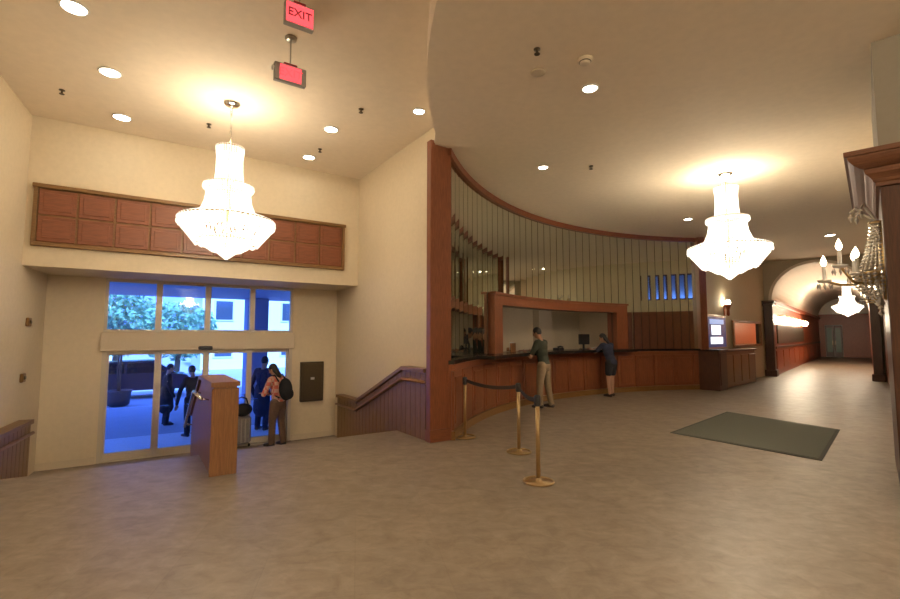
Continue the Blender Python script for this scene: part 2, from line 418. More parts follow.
mb = MB(); lbox(mb, aD0, aD0 + 0.07, 0.0, 0.14, 0, hd); lbox(mb, aD1 - 0.07, aD1, 0.0, 0.14, 0, hd); lbox(mb, aD0, aD1, 0.0, 0.14, 0, 0.02)
mb.build('door_frame', 'door_metal', dr)
for k in range(4):
    a0 = aD0 + 0.05 + (dw - 0.1) * k / 4; a1 = aD0 + 0.05 + (dw - 0.1) * (k + 1) / 4
    b0 = 0.02 if k in (1, 2) else 0.08
    mb = MB(); s = 0.055
    lbox(mb, a0, a0 + s, b0, b0 + 0.045, 0.02, hd); lbox(mb, a1 - s, a1, b0, b0 + 0.045, 0.02, hd)
    lbox(mb, a0 + s, a1 - s, b0, b0 + 0.045, 0.02, 0.14); lbox(mb, a0 + s, a1 - s, b0, b0 + 0.045, hd - 0.07, hd)
    leaf = mb.build('door_leaf', 'door_metal', dr)
    mb = MB(); lbox(mb, a0 + s, a1 - s, b0 + 0.015, b0 + 0.027, 0.14, hd - 0.07); mb.build('pane', 'door_glass', leaf)
    if k in (1, 2):
        ah = a1 - s / 2 if k == 1 else a0 + s / 2
        MB().tube([(ah, b0 - 0.05, 0.75), (ah, b0 - 0.05, 1.35)], 0.014).cone((ah, b0, 0.8), (ah, b0 - 0.05, 0.8), .01, .01).cone((ah, b0, 1.3), (ah, b0 - 0.05, 1.3), .01, .01).build('handle', 'chrome', leaf)
# door sensor
ac, zc = on_b(205.5, 348, BD - 0.1)
sen = MB(); sen.box((0, 0, 0), (0.24, 0.08, 0.07), bevel=0.012)
o = sen.build('door_sensor', 'black_plastic', loc=AB(ac, BD - 0.105, zc)); o.rotation_euler = (0, 0, ROT_AB)
tag(o, 'small black motion sensor on the door header', 'sensor')

# ---------------------------------------------- wood panel on the bulkhead
aP0, zpT = on_b(35, 183, BK); aP1, _ = on_b(344, 226, BK); zpT2 = on_b(344, 226, BK)[1]; zpB = on_b(30, 245, BK)[1]; zpB2 = on_b(342, 271, BK)[1]
zpT = (zpT + zpT2) / 2; zpB = (zpB + zpB2) / 2
aP0 = max(aP0, aL + 0.04); aP1 = min(aP1, AW - 0.05)
pn = thing('wall_panelling', 'long red-brown wood panel band above the entrance doors', 'panelling', AB((aP0 + aP1) / 2, BK, zpB), ROT_AB)
wP = aP1 - aP0; hP = zpT - zpB
MB().box((0, -0.015, hP / 2), (wP, 0.03, hP)).build('backing', 'walnut_x', pn)
mb = MB()
mb.box((0, -0.045, 0.03), (wP, 0.06, 0.06), bevel=.008); mb.box((0, -0.055, hP - 0.03), (wP + .03, 0.08, 0.06), bevel=.008)
mb.box((-wP / 2 + .025, -0.04, hP / 2), (0.05, 0.05, hP - .12)); mb.box((wP / 2 - .025, -0.04, hP / 2), (0.05, 0.05, hP - .12))
mb.build('frame_moulding', 'walnut_x', pn)
nc = 10; src = None; cw = (wP - 0.1) / nc; ch = (hP - 0.12) / 2
for r in range(2):
    for c in range(nc):
        x = -wP / 2 + 0.05 + cw * (c + .5); z = 0.06 + ch * (r + .5)
        if src is None:
            mb = MB(); mb.box((0, -0.012, 0), (cw - 0.025, 0.024, ch - 0.025), bevel=0.008)
            mb.box((0, -0.028, 0), (cw - 0.13, 0.012, ch - 0.13), bevel=0.005)
            src = mb.build('panel', 'cherry_x', pn, loc=(x, -0.03, z))
        else: copy_o(src, pn, (x, -0.03, z))

# ---------------------------------------------- knee walls beside the stairs
def knee_wall(name, label, pA, pts, zbase_fn, thick, rot, side):
    """pts: list of (s, ztop) along the local y axis"""
    t = thing(name, label, 'railing', pA, rot)
    body = MB()
    prof = [(s, z) for s, z in pts]
    ring = [(prof[0][0], zbase_fn(prof[0][0]))] + prof + [(prof[-1][0], zbase_fn(prof[-1][0]))]
    x0, x1 = (0, thick * side)
    body.extr(ring, [lambda p, x=x0: Vector((x, p[0], p[1])), lambda p, x=x1: Vector((x, p[0], p[1]))])
    body.build('body', 'walnut_z', t)
    cap = MB(); xo = 0.05
    xa, xb = (-xo, thick + 0.0) if side > 0 else (-thick, xo)
    for (s0, z0), (s1, z1) in zip(pts, pts[1:]):
        pr = [(s0, z0), (s1, z1), (s1, z1 + 0.06), (s0, z0 + 0.06)]
        cap.extr(pr, [lambda p, x=xa: Vector((x, p[0], p[1])), lambda p, x=xb: Vector((x, p[0], p[1]))])
    cap.build('cap_rail', 'walnut_y', t)
    hr = MB(); xh = -0.045 if side > 0 else 0.045
    hr.tube([(xh, s, z - 0.14) for s, z in pts], 0.024)
    for s, z in pts: hr.cone((xh, s, z - .14), (0, s, z - .17), .01, .01)
    hr.build('handrail', 'oak_z', t, smooth=True)
    # vertical tongue boards
    s = pts[0][0]; bw = 0.155
    def ztop(q):
        for (s0, z0), (s1, z1) in zip(pts, pts[1:]):
            if s0 <= q <= s1: return z0 + (z1 - z0) * (q - s0) / (s1 - s0)
        return pts[-1][1]
    while s < pts[-1][0] - 0.05:
        e = min(s + bw - 0.012, pts[-1][0]); q = MB(); xf = -0.014 * side
        ring = [(s, zbase_fn(s)), (e, zbase_fn(e)), (e, ztop(e) - 0.01), (s, ztop(s) - 0.01)]
        q.extr(ring, [lambda p: Vector((0, p[0], p[1])), lambda p: Vector((xf, p[0], p[1]))])
        q.build('board', 'walnut_z', t); s += bw
    return t
zlow = ZL + 0.90
knee_wall('stair_railing', 'brown wood panelled stair railing along the tall cream wall', AB(3.66, BE),
          [(-0.92, 1.0), (-0.2, 1.0), (1.7, zlow), (2.75, zlow)], lambda s: (0.0 if s < 0 else ZL + 0.002), 0.12, ROT_AB, 1)
# left one follows the left wall
rotL = math.atan2(-ld.x, ld.y)
pL = left_at_b(BE)
nL = Vector((ld.y, -ld.x, 0))            # towards the room
q = pL + nL * 0.13
sB = (BE - q.dot(B_)) / ld.dot(B_)
knee_wall('stair_railing', 'brown wood panelled stair railing on the left entrance wall', Vector((q.x, q.y, 0)),
          [(-1.4, 1.0), (sB + 0.1, 1.0), (sB + 1.1, zlow), ((on_z(22, 424, zlow) - q).dot(ld), zlow)],
          lambda s: (0.0 if s < sB else ZL + 0.002), 0.13, rotL, -1)

# ---------------------------------------------- centre divider of the stairs
p0 = on_z(208.5, 477); p1 = on_z(233.5, 474.5)
b0 = p0.dot(B_); a0 = p0.dot(A_); wdv = 0.28
dv = thing('stair_divider', 'freestanding oak divider wall in the middle of the stairs', 'divider', AB(a0, b0), ROT_AB)
run = BE - b0
ring = [(0, 0), (0, 0.98), (run + 0.05, 0.98), (run + 1.1, 0.35), (run + 1.1, ZL + .002), (run + .003, ZL + .002), (run + .003, 0)]
MB().extr(ring, [lambda p: Vector((0.02, p[0], p[1])), lambda p: Vector((wdv - .02, p[0], p[1]))]).build('body', 'oak_z', dv)
MB().box((wdv / 2, -0.012, 0.48), (wdv, 0.025, 0.96), bevel=.004).build('end_panel', 'oak_z', dv)
cap = MB()
for (s0, z0), (s1, z1) in (((-0.03, 0.98), (run + .05, .98)), ((run + .05, .98), (run + 1.13, .35))):
    cap.extr([(s0, z0), (s1, z1), (s1, z1 + .05), (s0, z0 + .05)], [lambda p: Vector((-.01, p[0], p[1])), lambda p: Vector((wdv + .01, p[0], p[1]))])
cap.build('cap_rail', 'oak_z', dv)
hr = MB().tube([(-0.07, 0.3, 0.82), (-0.07, run + .05, .82), (-0.07, run + 1.1, .2)], 0.02)
for s, z in ((.4, .82), (run + .05, .82), (run + 1.0, .26)): hr.cone((-.07, s, z), (.03, s, z - .03), .009, .009)
hr.build('handrail', 'chrome', dv, smooth=True)

# ---------------------------------------------- wood pillar at the end of the mirror wall
pp = on_z(430, 443)
pil = thing('wood_pillar', 'tall red-brown wood pillar at the end of the mirrored wall', 'pillar', pp, ROT_AB)
pw = 0.375
MB().box((pw / 2, 0.06, Z2 / 2 + .035), (pw, 0.12, Z2 + .07), bevel=.006).build('shaft', 'cherry_z', pil)
MB().box((pw / 2, 0.055, 0.09), (pw + .02, 0.15, 0.18), bevel=.008).build('plinth', 'cherry_x', pil)

# ================================================================== CURVED MIRROR WALL
t0 = math.pi - math.asin((7.15 - CC.y) / RR); t1 = th_u(698)
tp0, tp0i, tp1i, tp1 = th_u(495, RR - .12), th_u(503, RR - .12), th_u(617.5, RR - .12), th_u(628, RR - .12)
ZB, ZM = 1.12, 1.18                       # base height, mirror bottom
ZLN0, ZLN1 = 2.20, 2.43                   # lintel
cw_ = struct(MB().arc(t0 - .008, tp0i, RR + .03, RR + .10, 0, Z2, 16).arc(tp0i, tp1i, RR + .03, RR + .10, ZLN0, Z2, 22).arc(tp0i, tp1i, RR + .03, RR + .10, 0, ZB, 22).arc(tp1i, t1 + .012, RR + .03, RR + .10, 0, Z2, 14).build('wall_curved', 'joint_dark'), 'curved wall of tall mirror strips around the reception desk', 'wall')
N = 40; dt = (t1 - t0) / N
for k in range(N):
    ta = t0 + dt * k; tb = ta + dt; tm = (ta + tb) / 2
    lowz = ZM
    if tb < tp0 and ta > tp1: lowz = ZLN1
    elif not (tb > tp0 or ta < tp1): lowz = ZLN1
    wS = RR * abs(dt) - 0.018
    mb = MB(); mb.box((0, 0, (Z2 - 0.1 - lowz) / 2), (wS, 0.012, Z2 - 0.1 - lowz))
    o = mb.build('mirror_strip', 'mirror', cw_); o.location = pt(tm, RR, lowz)
    o.rotation_euler = (0, 0, tm + math.pi / 2 + random.uniform(-.004, .004))
# wood top rail and end post
MB().arc(t0, t1, RR - .06, RR + .03, Z2 - 0.12, Z2, 48).build('top_rail', 'cherry_x', cw_)
MB().arc(t0, tp0, RR - .10, RR + .03, ZB + .002, ZM, 14).arc(tp1, t1, RR - .10, RR + .03, ZB + .002, ZM, 14).build('sill', 'black_stone', cw_)
ep = pt(t1, RR - .02)
po = thing('wood_post', 'slim red-brown wood post where the mirrors end', 'post', ep, t1 + math.pi / 2)
MB().box((-0.10, 0.05, Z2 / 2), (0.22, 0.22, Z2), bevel=.006).build('shaft', 'cherry_z', po)
MB().box((-0.10, 0.05, 0.09), (0.25, 0.25, 0.18), bevel=.006).build('plinth', 'cherry_x', po)

# portal frame
pf = thing('reception_portal', 'red-brown wood frame around the reception opening', 'frame', pt((tp0 + tp1) / 2, RR))
sh = pt((tp0 + tp1) / 2, RR)
MB().arc(tp0, tp0i, RR - .12, RR + .25, ZB + .075, ZLN0, 2).build('jamb', 'cherry_z', pf, shift=None).location = -sh
MB().arc(tp1i, tp1, RR - .12, RR + .25, ZB + .075, ZLN0, 2).build('jamb', 'cherry_z', pf).location = -sh
MB().arc(tp0, tp1, RR - .12, RR + .25, ZLN0, ZLN1, 24).build('lintel', 'cherry_x', pf).location = -sh
MB().arc(tp0 + .003, tp1 - .003, RR - .15, RR - .02, ZLN1 - .03, ZLN1 + .02, 24).build('cornice', 'cherry_x', pf).location = -sh

# reception counter
te = th_u(711)
rc = thing('reception_counter', 'long curved red-brown panelled reception counter with black top', 'counter', (0, 0, 0))
MB().arc(t0 + .0, te, RR - .06, RR + .02, 0.0, ZB, 54).build('carcass', 'cherry_z', rc)
MB().arc(t0, te, RR - .115, RR - .06, 0.0, 0.13, 54).build('plinth', 'walnut_x', rc)
MB().arc(t0, te, RR - .115, RR - .06, ZB - .10, ZB, 54).build('top_band', 'cherry_x', rc)
NP = 17; dp = (te - t0) / NP
for k in range(NP):
    ta = t0 + dp * k + .0012 * -1 - .0012; tb = t0 + dp * (k + 1) + .0012
    tm = (ta + tb) / 2; wS = RR * abs(dp) - .03
    mb = MB(); mb.box((0, 0, 0), (wS, 0.05, ZB - .25), bevel=.006); mb.box((0, -.03, 0), (wS - .16, .02, ZB - .42), bevel=.006)
    o = mb.build('wood_panel', 'cherry_z', rc); o.location = pt(tm, RR - .075, .13 + (ZB - .23) / 2); o.rotation_euler = (0, 0, tm - math.pi / 2 + math.pi * 0)
    o.rotation_euler = (0, 0, tm + math.pi / 2)
    o.scale = (1, -1, 1) if False else (1, 1, 1)
    o.rotation_euler = (0, 0, tm - math.pi / 2)
MB().arc(th_u(493, RR - .4), th_u(636, RR - .4), RR - .44, RR + .42, ZB + .004, ZB + .07, 30).build('countertop', 'black_stone', rc)

# back office
ow0, ow1 = tp0i + .05, tp1i - .09
MB_ = MB()
MB_.arc(ow0, ow1, RR + 2.6, RR + 2.7, 0, 2.75, 24)
bo = struct(MB_.build('wall_office', 'wall_paint'), 'beige back wall of the office behind reception', 'wall')
MB().arc(ow0 + .02, ow0, RR + .15, RR + 2.7, 0, 2.75, 1).build('side_wall', 'wall_paint', bo)
MB().arc(ow1, ow1 - .02, RR + .15, RR + 2.7, 0, 2.75, 1).build('side_wall', 'wall_paint', bo)
struct(MB().arc(ow0 + .02, ow1 - .02, RR + .15, RR + 2.7, 2.75, 2.82, 24).build('ceiling_office', 'ceiling_paint'), 'low ceiling of the office behind reception', 'ceiling')
for k in range(2):  # panels above the opening, added out of sight to light the office
    tm = ow0 + (ow1 - ow0) * (.3 + .4 * k)
    MB().box((0, 0, -.015), (0.6, 0.6, 0.03)).build('x', 'office_light')
    o = COL.objects[-1] if False else [q for q in bpy.data.objects if q.name.startswith('x')][-1]
    o.name = 'office_ceiling_light'; o.location = pt(tm, RR + 1.3, 2.75); o.rotation_euler = (0, 0, tm)
    tag(o, 'added unseen ceiling light panel lighting the reception office', 'light', 'added office lights')
# tall pale cabinet / column at the right of the office
o = MB().arc(th_u(596), th_u(607), RR + 2.3, RR + 2.6, 0, 2.7, 2).build('storage_cabinet', 'cream_trim'); tag(o, 'tall cream cabinet against the reception office wall', 'cabinet')

# ================================================================== SIDE WALL, ARCH, CORRIDOR
wall_line('wall_side', PostP + Vector((0.05, 0.1, 0)), PL, 0, Z2, 0.2, 'wall_paint', 'beige wall with the screen beside the reception mirrors', 1)
sd = (PL - PostP); sd.z = 0; SL = sd.length; sd.normalize(); sn = Vector((sd.y, -sd.x, 0))     # to the room
rotS = math.atan2(sd.y, sd.x)
def on_side(u, v, off=0.0):
    o = PostP + sn * off; r = ray(u, v); t = o.dot(sn) / Vector((r.x, r.y, 0)).dot(sn)
    p = r * t; return (Vector((p.x, p.y, 0)) - o).dot(sd), HCAM + p.z
ad = (PR - PL); ad.z = 0; AWd = ad.length; ad.normalize(); an = Vector((-ad.y, ad.x, 0))
if an.dot(cdir) < 0: an = -an
ZSP = 2.95; rise = 1.36
# arch wall: flat wall with arched hole
def arch_pts(n=24, x0=0.25, x1=None, zs=ZSP, rs=rise):
    x1 = AWd - 0.2 if x1 is None else x1
    c = (x0 + x1) / 2; hw = (x1 - x0) / 2
    return [(c - hw * math.cos(math.pi * i / n), zs + rs * math.sin(math.pi * i / n)) for i in range(n + 1)]
ap = arch_pts()
aw = MB()
def aP(x, z, dpt=0.0): return PL + ad * x + an * dpt + Vector((0, 0, z))
for dep0, dep1 in ((0.0, 0.3),):
    for (xa, za), (xb, zb) in zip(ap, ap[1:]):
        vs = [aP(xa, za, dep0), aP(xb, zb, dep0), aP(xb, Z2, dep0), aP(xa, Z2, dep0)]
        ws = [v + an * (dep1 - dep0) for v in vs]
        aw.quad(*vs); aw.quad(*reversed(ws)); aw.quad(vs[1], vs[0], ws[0], ws[1])
for xa, xb in ((-0.6, ap[0][0]), (ap[-1][0], AWd + 3.0)):
    base = [aP(xa, 0), aP(xb, 0), aP(xb, 0, .3), aP(xa, 0, .3)]
    aw.prism(base, 0, Z2)
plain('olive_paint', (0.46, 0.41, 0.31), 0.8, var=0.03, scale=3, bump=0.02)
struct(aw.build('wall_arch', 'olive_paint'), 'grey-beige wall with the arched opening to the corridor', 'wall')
# corridor
CL = 22.5; cr_n = Vector((cdir.y, -cdir.x, 0))
cw2 = (PR - PL).dot(cr_n) - 0.45
K0 = PL + ad * 0.25 + an * 0.3
def cP(s, x, z): return K0 + cdir * s + cr_n * x + Vector((0, 0, z))
mb = MB(); mb.prism([cP(-.2, -.15, 0), cP(CL, -.15, 0), cP(CL, 0, 0), cP(-.2, 0, 0)], 0, ZSP)
wcl = struct(mb.build('wall_corridor_left', 'red_wood'), 'red wood panelled left wall of the corridor', 'wall')
mb = MB(); mb.prism([cP(-.4, cw2, 0), cP(CL, cw2, 0), cP(CL, cw2 + .15, 0), cP(-.4, cw2 + .15, 0)], 0, ZSP)
struct(mb.build('wall_corridor_right', 'red_wood'), 'red wood panelled right wall of the corridor', 'wall')
for s in range(0, 22, 2):
    mb = MB(); mb.prism([cP(s + .1, 0, 0), cP(s + 1.9, 0, 0), cP(s + 1.9, .03, 0), cP(s + .1, .03, 0)], .25, .95); mb.build('lower_panel', 'red_wood', wcl)
mb = MB(); mb.prism([cP(-.2, 0, 0), cP(CL, 0, 0), cP(CL, .06, 0), cP(-.2, .06, 0)], 1.05, 1.14); mb.build('dado_rail', 'dark_wood', wcl)
mb = MB(); mb.prism([cP(-.2, 0, 0), cP(CL, 0, 0), cP(CL, .12, 0), cP(-.2, .12, 0)], ZSP - .16, ZSP); mb.build('cornice', 'red_wood', wcl)
vp = [(cw2 / 2 - cw2 / 2 * math.cos(math.pi * i / 24), ZSP + rise * math.sin(math.pi * i / 24)) for i in range(25)]
vm = MB()
for (xa, za), (xb, zb) in zip(vp, vp[1:]):
    vm.quad(cP(-.35, xa, za), cP(CL, xa, za), cP(CL, xb, zb), cP(-.35, xb, zb))
struct(vm.build('ceiling_vault', 'vault_paint'), 'white barrel vault over the corridor', 'ceiling')
mb = MB(); mb.prism([cP(CL, -.3, 0), cP(CL + .15, -.3, 0), cP(CL + .15, cw2 + .3, 0), cP(CL, cw2 + .3, 0)], 0, Z2)
wce = struct(mb.build('wall_corridor_end', 'vault_paint'), 'end wall of the corridor under the white vault', 'wall')
for xa, xb in ((0, cw2 * .12), (cw2 * .47, cw2)):
    mb = MB(); mb.prism([cP(CL - .06, xa, 0), cP(CL, xa, 0), cP(CL, xb, 0), cP(CL - .06, xb, 0)], 0, 3.0); mb.build('wood_panel', 'red_wood', wce)
mb = MB(); mb.prism([cP(CL - .06, cw2 * .12, 0), cP(CL, cw2 * .12, 0), cP(CL, cw2 * .47, 0), cP(CL - .06, cw2 * .47, 0)], 2.35, 3.0); mb.build('wood_panel', 'red_wood', wce)
mb = MB(); mb.prism([cP(CL - .18, 0, 0), cP(CL, 0, 0), cP(CL, cw2, 0), cP(CL - .18, cw2, 0)], 3.0, 3.15); mb.build('cornice', 'red_wood', wce)
gd = thing('door_2', 'green glazed double door at the end of the corridor', 'door', cP(CL - .03, cw2 * .295, 0), math.atan2(cr_n.y, cr_n.x)); gd['kind'] = 'structure'
plain('door_green', (0.05, 0.09, 0.055), 0.3, var=0.1, bump=0)
for s in (-1, 1):
    wq = cw2 * .35 / 2
    lf = MB().box((s * wq / 2, 0, 1.17), (wq - .02, .05, 2.33), bevel=.005).build('door_leaf', 'dark_wood', gd)
    MB().box((s * wq / 2, -.03, 1.25), (wq - .2, .02, 1.8)).build('pane', 'door_green', lf)
    MB().box((s * .08, -.06, 1.05), (.03, .05, .3)).build('handle', 'brass', lf)
# arch pilasters
def pilaster(p, rot, w, dpt, hgt, label, wide_base=True):
    t = thing('arch_pilaster', label, 'pilaster', p, rot)
    MB().box((0, 0, hgt / 2), (w, dpt, hgt), bevel=.01).build('shaft', 'dark_wood', t)
    MB().box((0, 0, .12), (w + .1, dpt + .1, .24), bevel=.015).build('base', 'dark_wood', t)
    MB().box((0, 0, hgt + .04), (w + .16, dpt + .16, .08), bevel=.015).box((0, 0, hgt - .06), (w + .08, dpt + .08, .1), bevel=.015).build('capital', 'dark_wood', t)
    return t
rotA = math.atan2(ad.y, ad.x)
pilaster(PL + ad * 0.16 - an * .16, rotA, 0.30, 0.30, ZSP - .1, 'dark wood pilaster carrying the arch beside the framed mirror')
pilaster(PR - ad * 0.06 - an * .16, rotA, 0.26, 0.30, ZSP - .1, 'dark wood pilaster carrying the arch by the right wall')
# arch moulding
mo = MB(); c_ = (ap[0][0] + ap[-1][0]) / 2
for (xa, za), (xb, zb) in zip(ap, ap[1:]):
    def outw(x, z, k=.10):
        v = Vector((x - c_, z - ZSP)); l = v.length; v = v * ((l + k) / l); return (c_ + v.x, min(ZSP + v.y, Z2 - .005))
    xo, zo = outw(xa, za); xq, zq = outw(xb, zb)
    vs = [aP(xa, za, -.05), aP(xb, zb, -.05), aP(xq, zq, -.05), aP(xo, zo, -.05)]
    ws = [v + an * .05 for v in vs]
    mo.quad(*vs)
    for i in range(4): mo.quad(vs[i], ws[i], ws[(i + 1) % 4], vs[(i + 1) % 4])
o = struct(mo.build('trim_2', 'vault_paint'), 'pale moulding around the arched opening', 'trim')
# right wall of lobby (edge-on) from wing to arch
q0r = W0 + rd * 2.2 + Vector((.35, -.3, 0)); q1r = PR + rd * 1 + Vector((.12, -.1, 0))
rwd = (q1r - q0r).normalized(); rwn = Vector((-rwd.y, rwd.x, 0)); RL = (q1r - q0r).length
def rP(s_, o_, z_=0): return q0r + rwd * s_ + rwn * o_ + Vector((0, 0, z_))
sw = (Vector((10.24, 10.66, 0)) - q0r).dot(rwd)
wins = [(sw - 2.35, sw - 1.45), (sw - .95, sw - .03)]
rw = MB()
def rseg(a, b, z0, z1): rw.prism([rP(a, 0), rP(b, 0), rP(b, -.2), rP(a, -.2)], z0, z1)
rseg(0, RL, 0, 2.95); rseg(0, RL, 3.95, Z2)
ed = [0] + [x for w in wins for x in w] + [RL]
for k in range(0, len(ed), 2): rseg(ed[k], ed[k + 1], 2.95, 3.95)
wr = struct(rw.build('wall_right', 'wall_paint'), 'cream wall running from the wing pilaster to the arch', 'wall')
for k, (a, b) in enumerate(wins):
    w = thing('window_%d' % (k + 2), 'narrow high window with blue daylight in the right lobby wall', 'window', rP((a + b) / 2, 0, 2.95), math.atan2(rwd.y, rwd.x), 'high windows of the right wall'); w['kind'] = 'structure'
    mb = MB(); l = b - a
    for c, z in (((0, -.08, .025), (l, .06, .05)), ((0, -.08, .975), (l, .06, .05)), ((-l / 2 + .025, -.08, .5), (.05, .06, .9)), ((l / 2 - .025, -.08, .5), (.05, .06, .9))): mb.box(c, z)
    mb.build('window_frame', 'dark_wood', w)
    MB().box((0, -.08, .5), (l - .1, .012, .9)).build('pane', 'door_glass', w)
npan = int(RL / 1.3)
for k in range(npan):
    o = MB().box((0, 0, 1.25), (RL / npan - .03, .04, 2.5), bevel=.01).box((0, .025, 1.25), (RL / npan - .3, .02, 2.1), bevel=.008).build('wood_panel', 'cherry_z', wr)
    o.location = rP(RL * (k + .5) / npan, .02); o.rotation_euler = (0, 0, math.atan2(rwd.y, rwd.x))

# wing wall near camera
wd_dir = Vector((rd.y, -rd.x, 0))          # to the right, nearer the viewer
ZC0, ZC1 = 3.0, 3.36
def wP(x, y, z=0): return W0 + wd_dir * x + rd * y + Vector((0, 0, z))
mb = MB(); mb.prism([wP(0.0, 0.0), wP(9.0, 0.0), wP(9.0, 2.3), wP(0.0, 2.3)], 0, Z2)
ww = struct(mb.build('wall_wing', 'wing_shade_paint'), 'wing wall greyed for shade above the dark wood pilaster at right', 'wall')
mb = MB(); mb.prism([wP(9, 0), wP(9.2, 0), (16.2, -6), (15.8, -6)], 0, Z2); mb.build('return_wall', 'wing_shade_paint', ww)
np_ = thing('wall_pilaster', 'dark wood wall pilaster with a broad moulded cornice carrying the crystal sconce', 'pilaster', W0, math.atan2(wd_dir.y, wd_dir.x))
MB().box((0.48, 1.0, ZC0 / 2), (.98, 2.08, ZC0), bevel=.008).build('shaft', 'dark_wood', np_)
MB().box((0.55, -0.055, 1.6), (0.7, 0.03, 2.4), bevel=.01).build('front_panel', 'walnut_z', np_)
co = MB(); px0, py0, px1, py1 = -.01, -.04, .96, 2.04
stp = [(.02, 0, .05), (.06, .05, .10), (.10, .10, .15), (.16, .15, .22), (.22, .22, .28), (.25, .28, .33)]
prof_c = [(0, 0), (.03, 0), (.03, .035), (.045, .045), (.055, .07), (.075, .095), (.10, .12), (.11, .15), (.11, .165), (.14, .175), (.18, .20), (.21, .235), (.225, .265), (.225, .28), (.25, .285), (.25, .33), (0, .33)]
ringc = []
for e, z in prof_c:
    ringc.append([co.bm.verts.new((x, y, ZC0 + z)) for x, y in ((px0 - e, py0 - e), (px1 + e, py0 - e), (px1 + e, py1 + e), (px0 - e, py1 + e))])
for ra, rb in zip(ringc, ringc[1:]):
    for k in range(4): co.bm.faces.new((ra[k], ra[(k + 1) % 4], rb[(k + 1) % 4], rb[k]))
co.bm.faces.new(ringc[0]); co.bm.faces.new(ringc[-1])
co.build('cornice', 'cornice_wood', np_)

# ---------------------------------------------- side wall: screen, mirror, counter
s0, zt_ = on_side(705.5, 314, .1); s1, _ = on_side(725.5, 316, .1); _, zb_ = on_side(705.5, 350, .1)
tvw, tvh = s1 - s0, zt_ - zb_
tv = thing('wall_screen', 'lit information screen in a pale frame beside the mirrors', 'screen', PostP + sd * (s0 + s1) / 2 + sn * .003 + Vector((0, 0, zb_)), rotS)
MB().box((0, -.05, tvh / 2), (tvw, .10, tvh), bevel=.01).build('frame', 'nickel', tv)
MB().box((0, -.105, tvh / 2), (tvw - .14, .012, tvh - .14)).build('display', 'screen_dark', tv)
MB().box((-.08, -.113, tvh * .56), (tvw * .45, .004, tvh * .28)).build('white_window', 'screen_white', tv)
MB().box((-.04, -.113, tvh * .26), (tvw * .6, .004, tvh * .2)).build('white_window', 'screen_white', tv)
MB().box((0, -.113, tvh * .80), (tvw * .7, .004, tvh * .14)).build('blue_banner', 'screen_blue', tv)
s0, zt_ = on_side(733, 320, .05); s1, _ = on_side(761, 322, .05); _, zb_ = on_side(735, 347, .05)
w_, h_ = s1 - s0, zt_ - zb_
fm = thing('framed_mirror', 'wide framed mirror above the low dark counter', 'mirror', PostP + sd * (s0 + s1) / 2 + sn * .003 + Vector((0, 0, zb_)), rotS)
mb = MB()
for c, sz in (((0, -.03, .04), (w_, .06, .08)), ((0, -.03, h_ - .04), (w_, .06, .08)), ((-w_ / 2 + .06, -.03, h_ / 2), (.12, .06, h_ - .16)), ((w_ / 2 - .06, -.03, h_ / 2), (.12, .06, h_ - .16))): mb.box(c, sz, bevel=.008)
mb.build('frame', 'oak_z', fm)
MB().box((0, -.02, h_ / 2), (w_ - .2, .012, h_ - .12)).build('glass', 'mirror', fm)
# low counter
s0, _ = on_side(725, 380, .5); s1, _ = on_side(756, 378, .5)
zc_ = 1.12
lc = thing('side_counter', 'low dark wood counter below the framed mirror', 'counter', PostP + sd * s0 + sn * .004, rotS)
L_ = s1 - s0
MB().box((L_ / 2, -.25, zc_ / 2), (L_, .48, zc_ - .06), bevel=.006).build('carcass', 'walnut_z', lc)
MB().box((L_ / 2, -.27, zc_ - .01), (L_ + .06, .54, .05), bevel=.006).build('top', 'dark_wood', lc)
for k in range(4):
    MB().box((L_ * (k + .5) / 4, -.5, zc_ / 2), (L_ / 4 - .06, .03, zc_ - .3), bevel=.006).build('door_panel', 'walnut_z', lc)
s0, _ = on_side(716, 385, .45); s1, _ = on_side(724, 384, .45)
kc = thing('end_cabinet', 'dark wood cabinet below the information screen', 'cabinet', PostP + sd * s0 + sn * .004, rotS)
L_ = s1 - s0
MB().box((L_ / 2, -.28, .56), (L_, .54, 1.12), bevel=.008).build('carcass', 'dark_wood', kc)
MB().box((L_ / 2, -.56, .60), (L_ - .12, .025, .9), bevel=.006).build('door', 'dark_wood', kc)
MB().box((L_ / 2, -.29, 1.14), (L_ + .06, .6, .04), bevel=.006).build('top', 'black_stone', kc)
# torch lamp on side wall
s0, zl = on_side(727, 301, .1); _, zl0 = on_side(727, 316, .1)
tl = thing('wall_torch', 'small red-brown torch lamp on the beige side wall', 'wall lamp', PostP + sd * s0 + sn * .003 + Vector((0, 0, zl0)), rotS)
MB().box((0, -.02, .18), (.16, .04, .36), bevel=.01).build('backplate', 'red_wood', tl)
MB().lathe([(.02, 0), (.05, .05), (.04, .2), (.09, .34), (.10, .38)], 14, (0, -.12, 0)).build('cup', 'red_wood', tl, smooth=True)
MB().ball((0, -.12, .45), .08, 12).build('globe', 'bulb', tl, smooth=True)

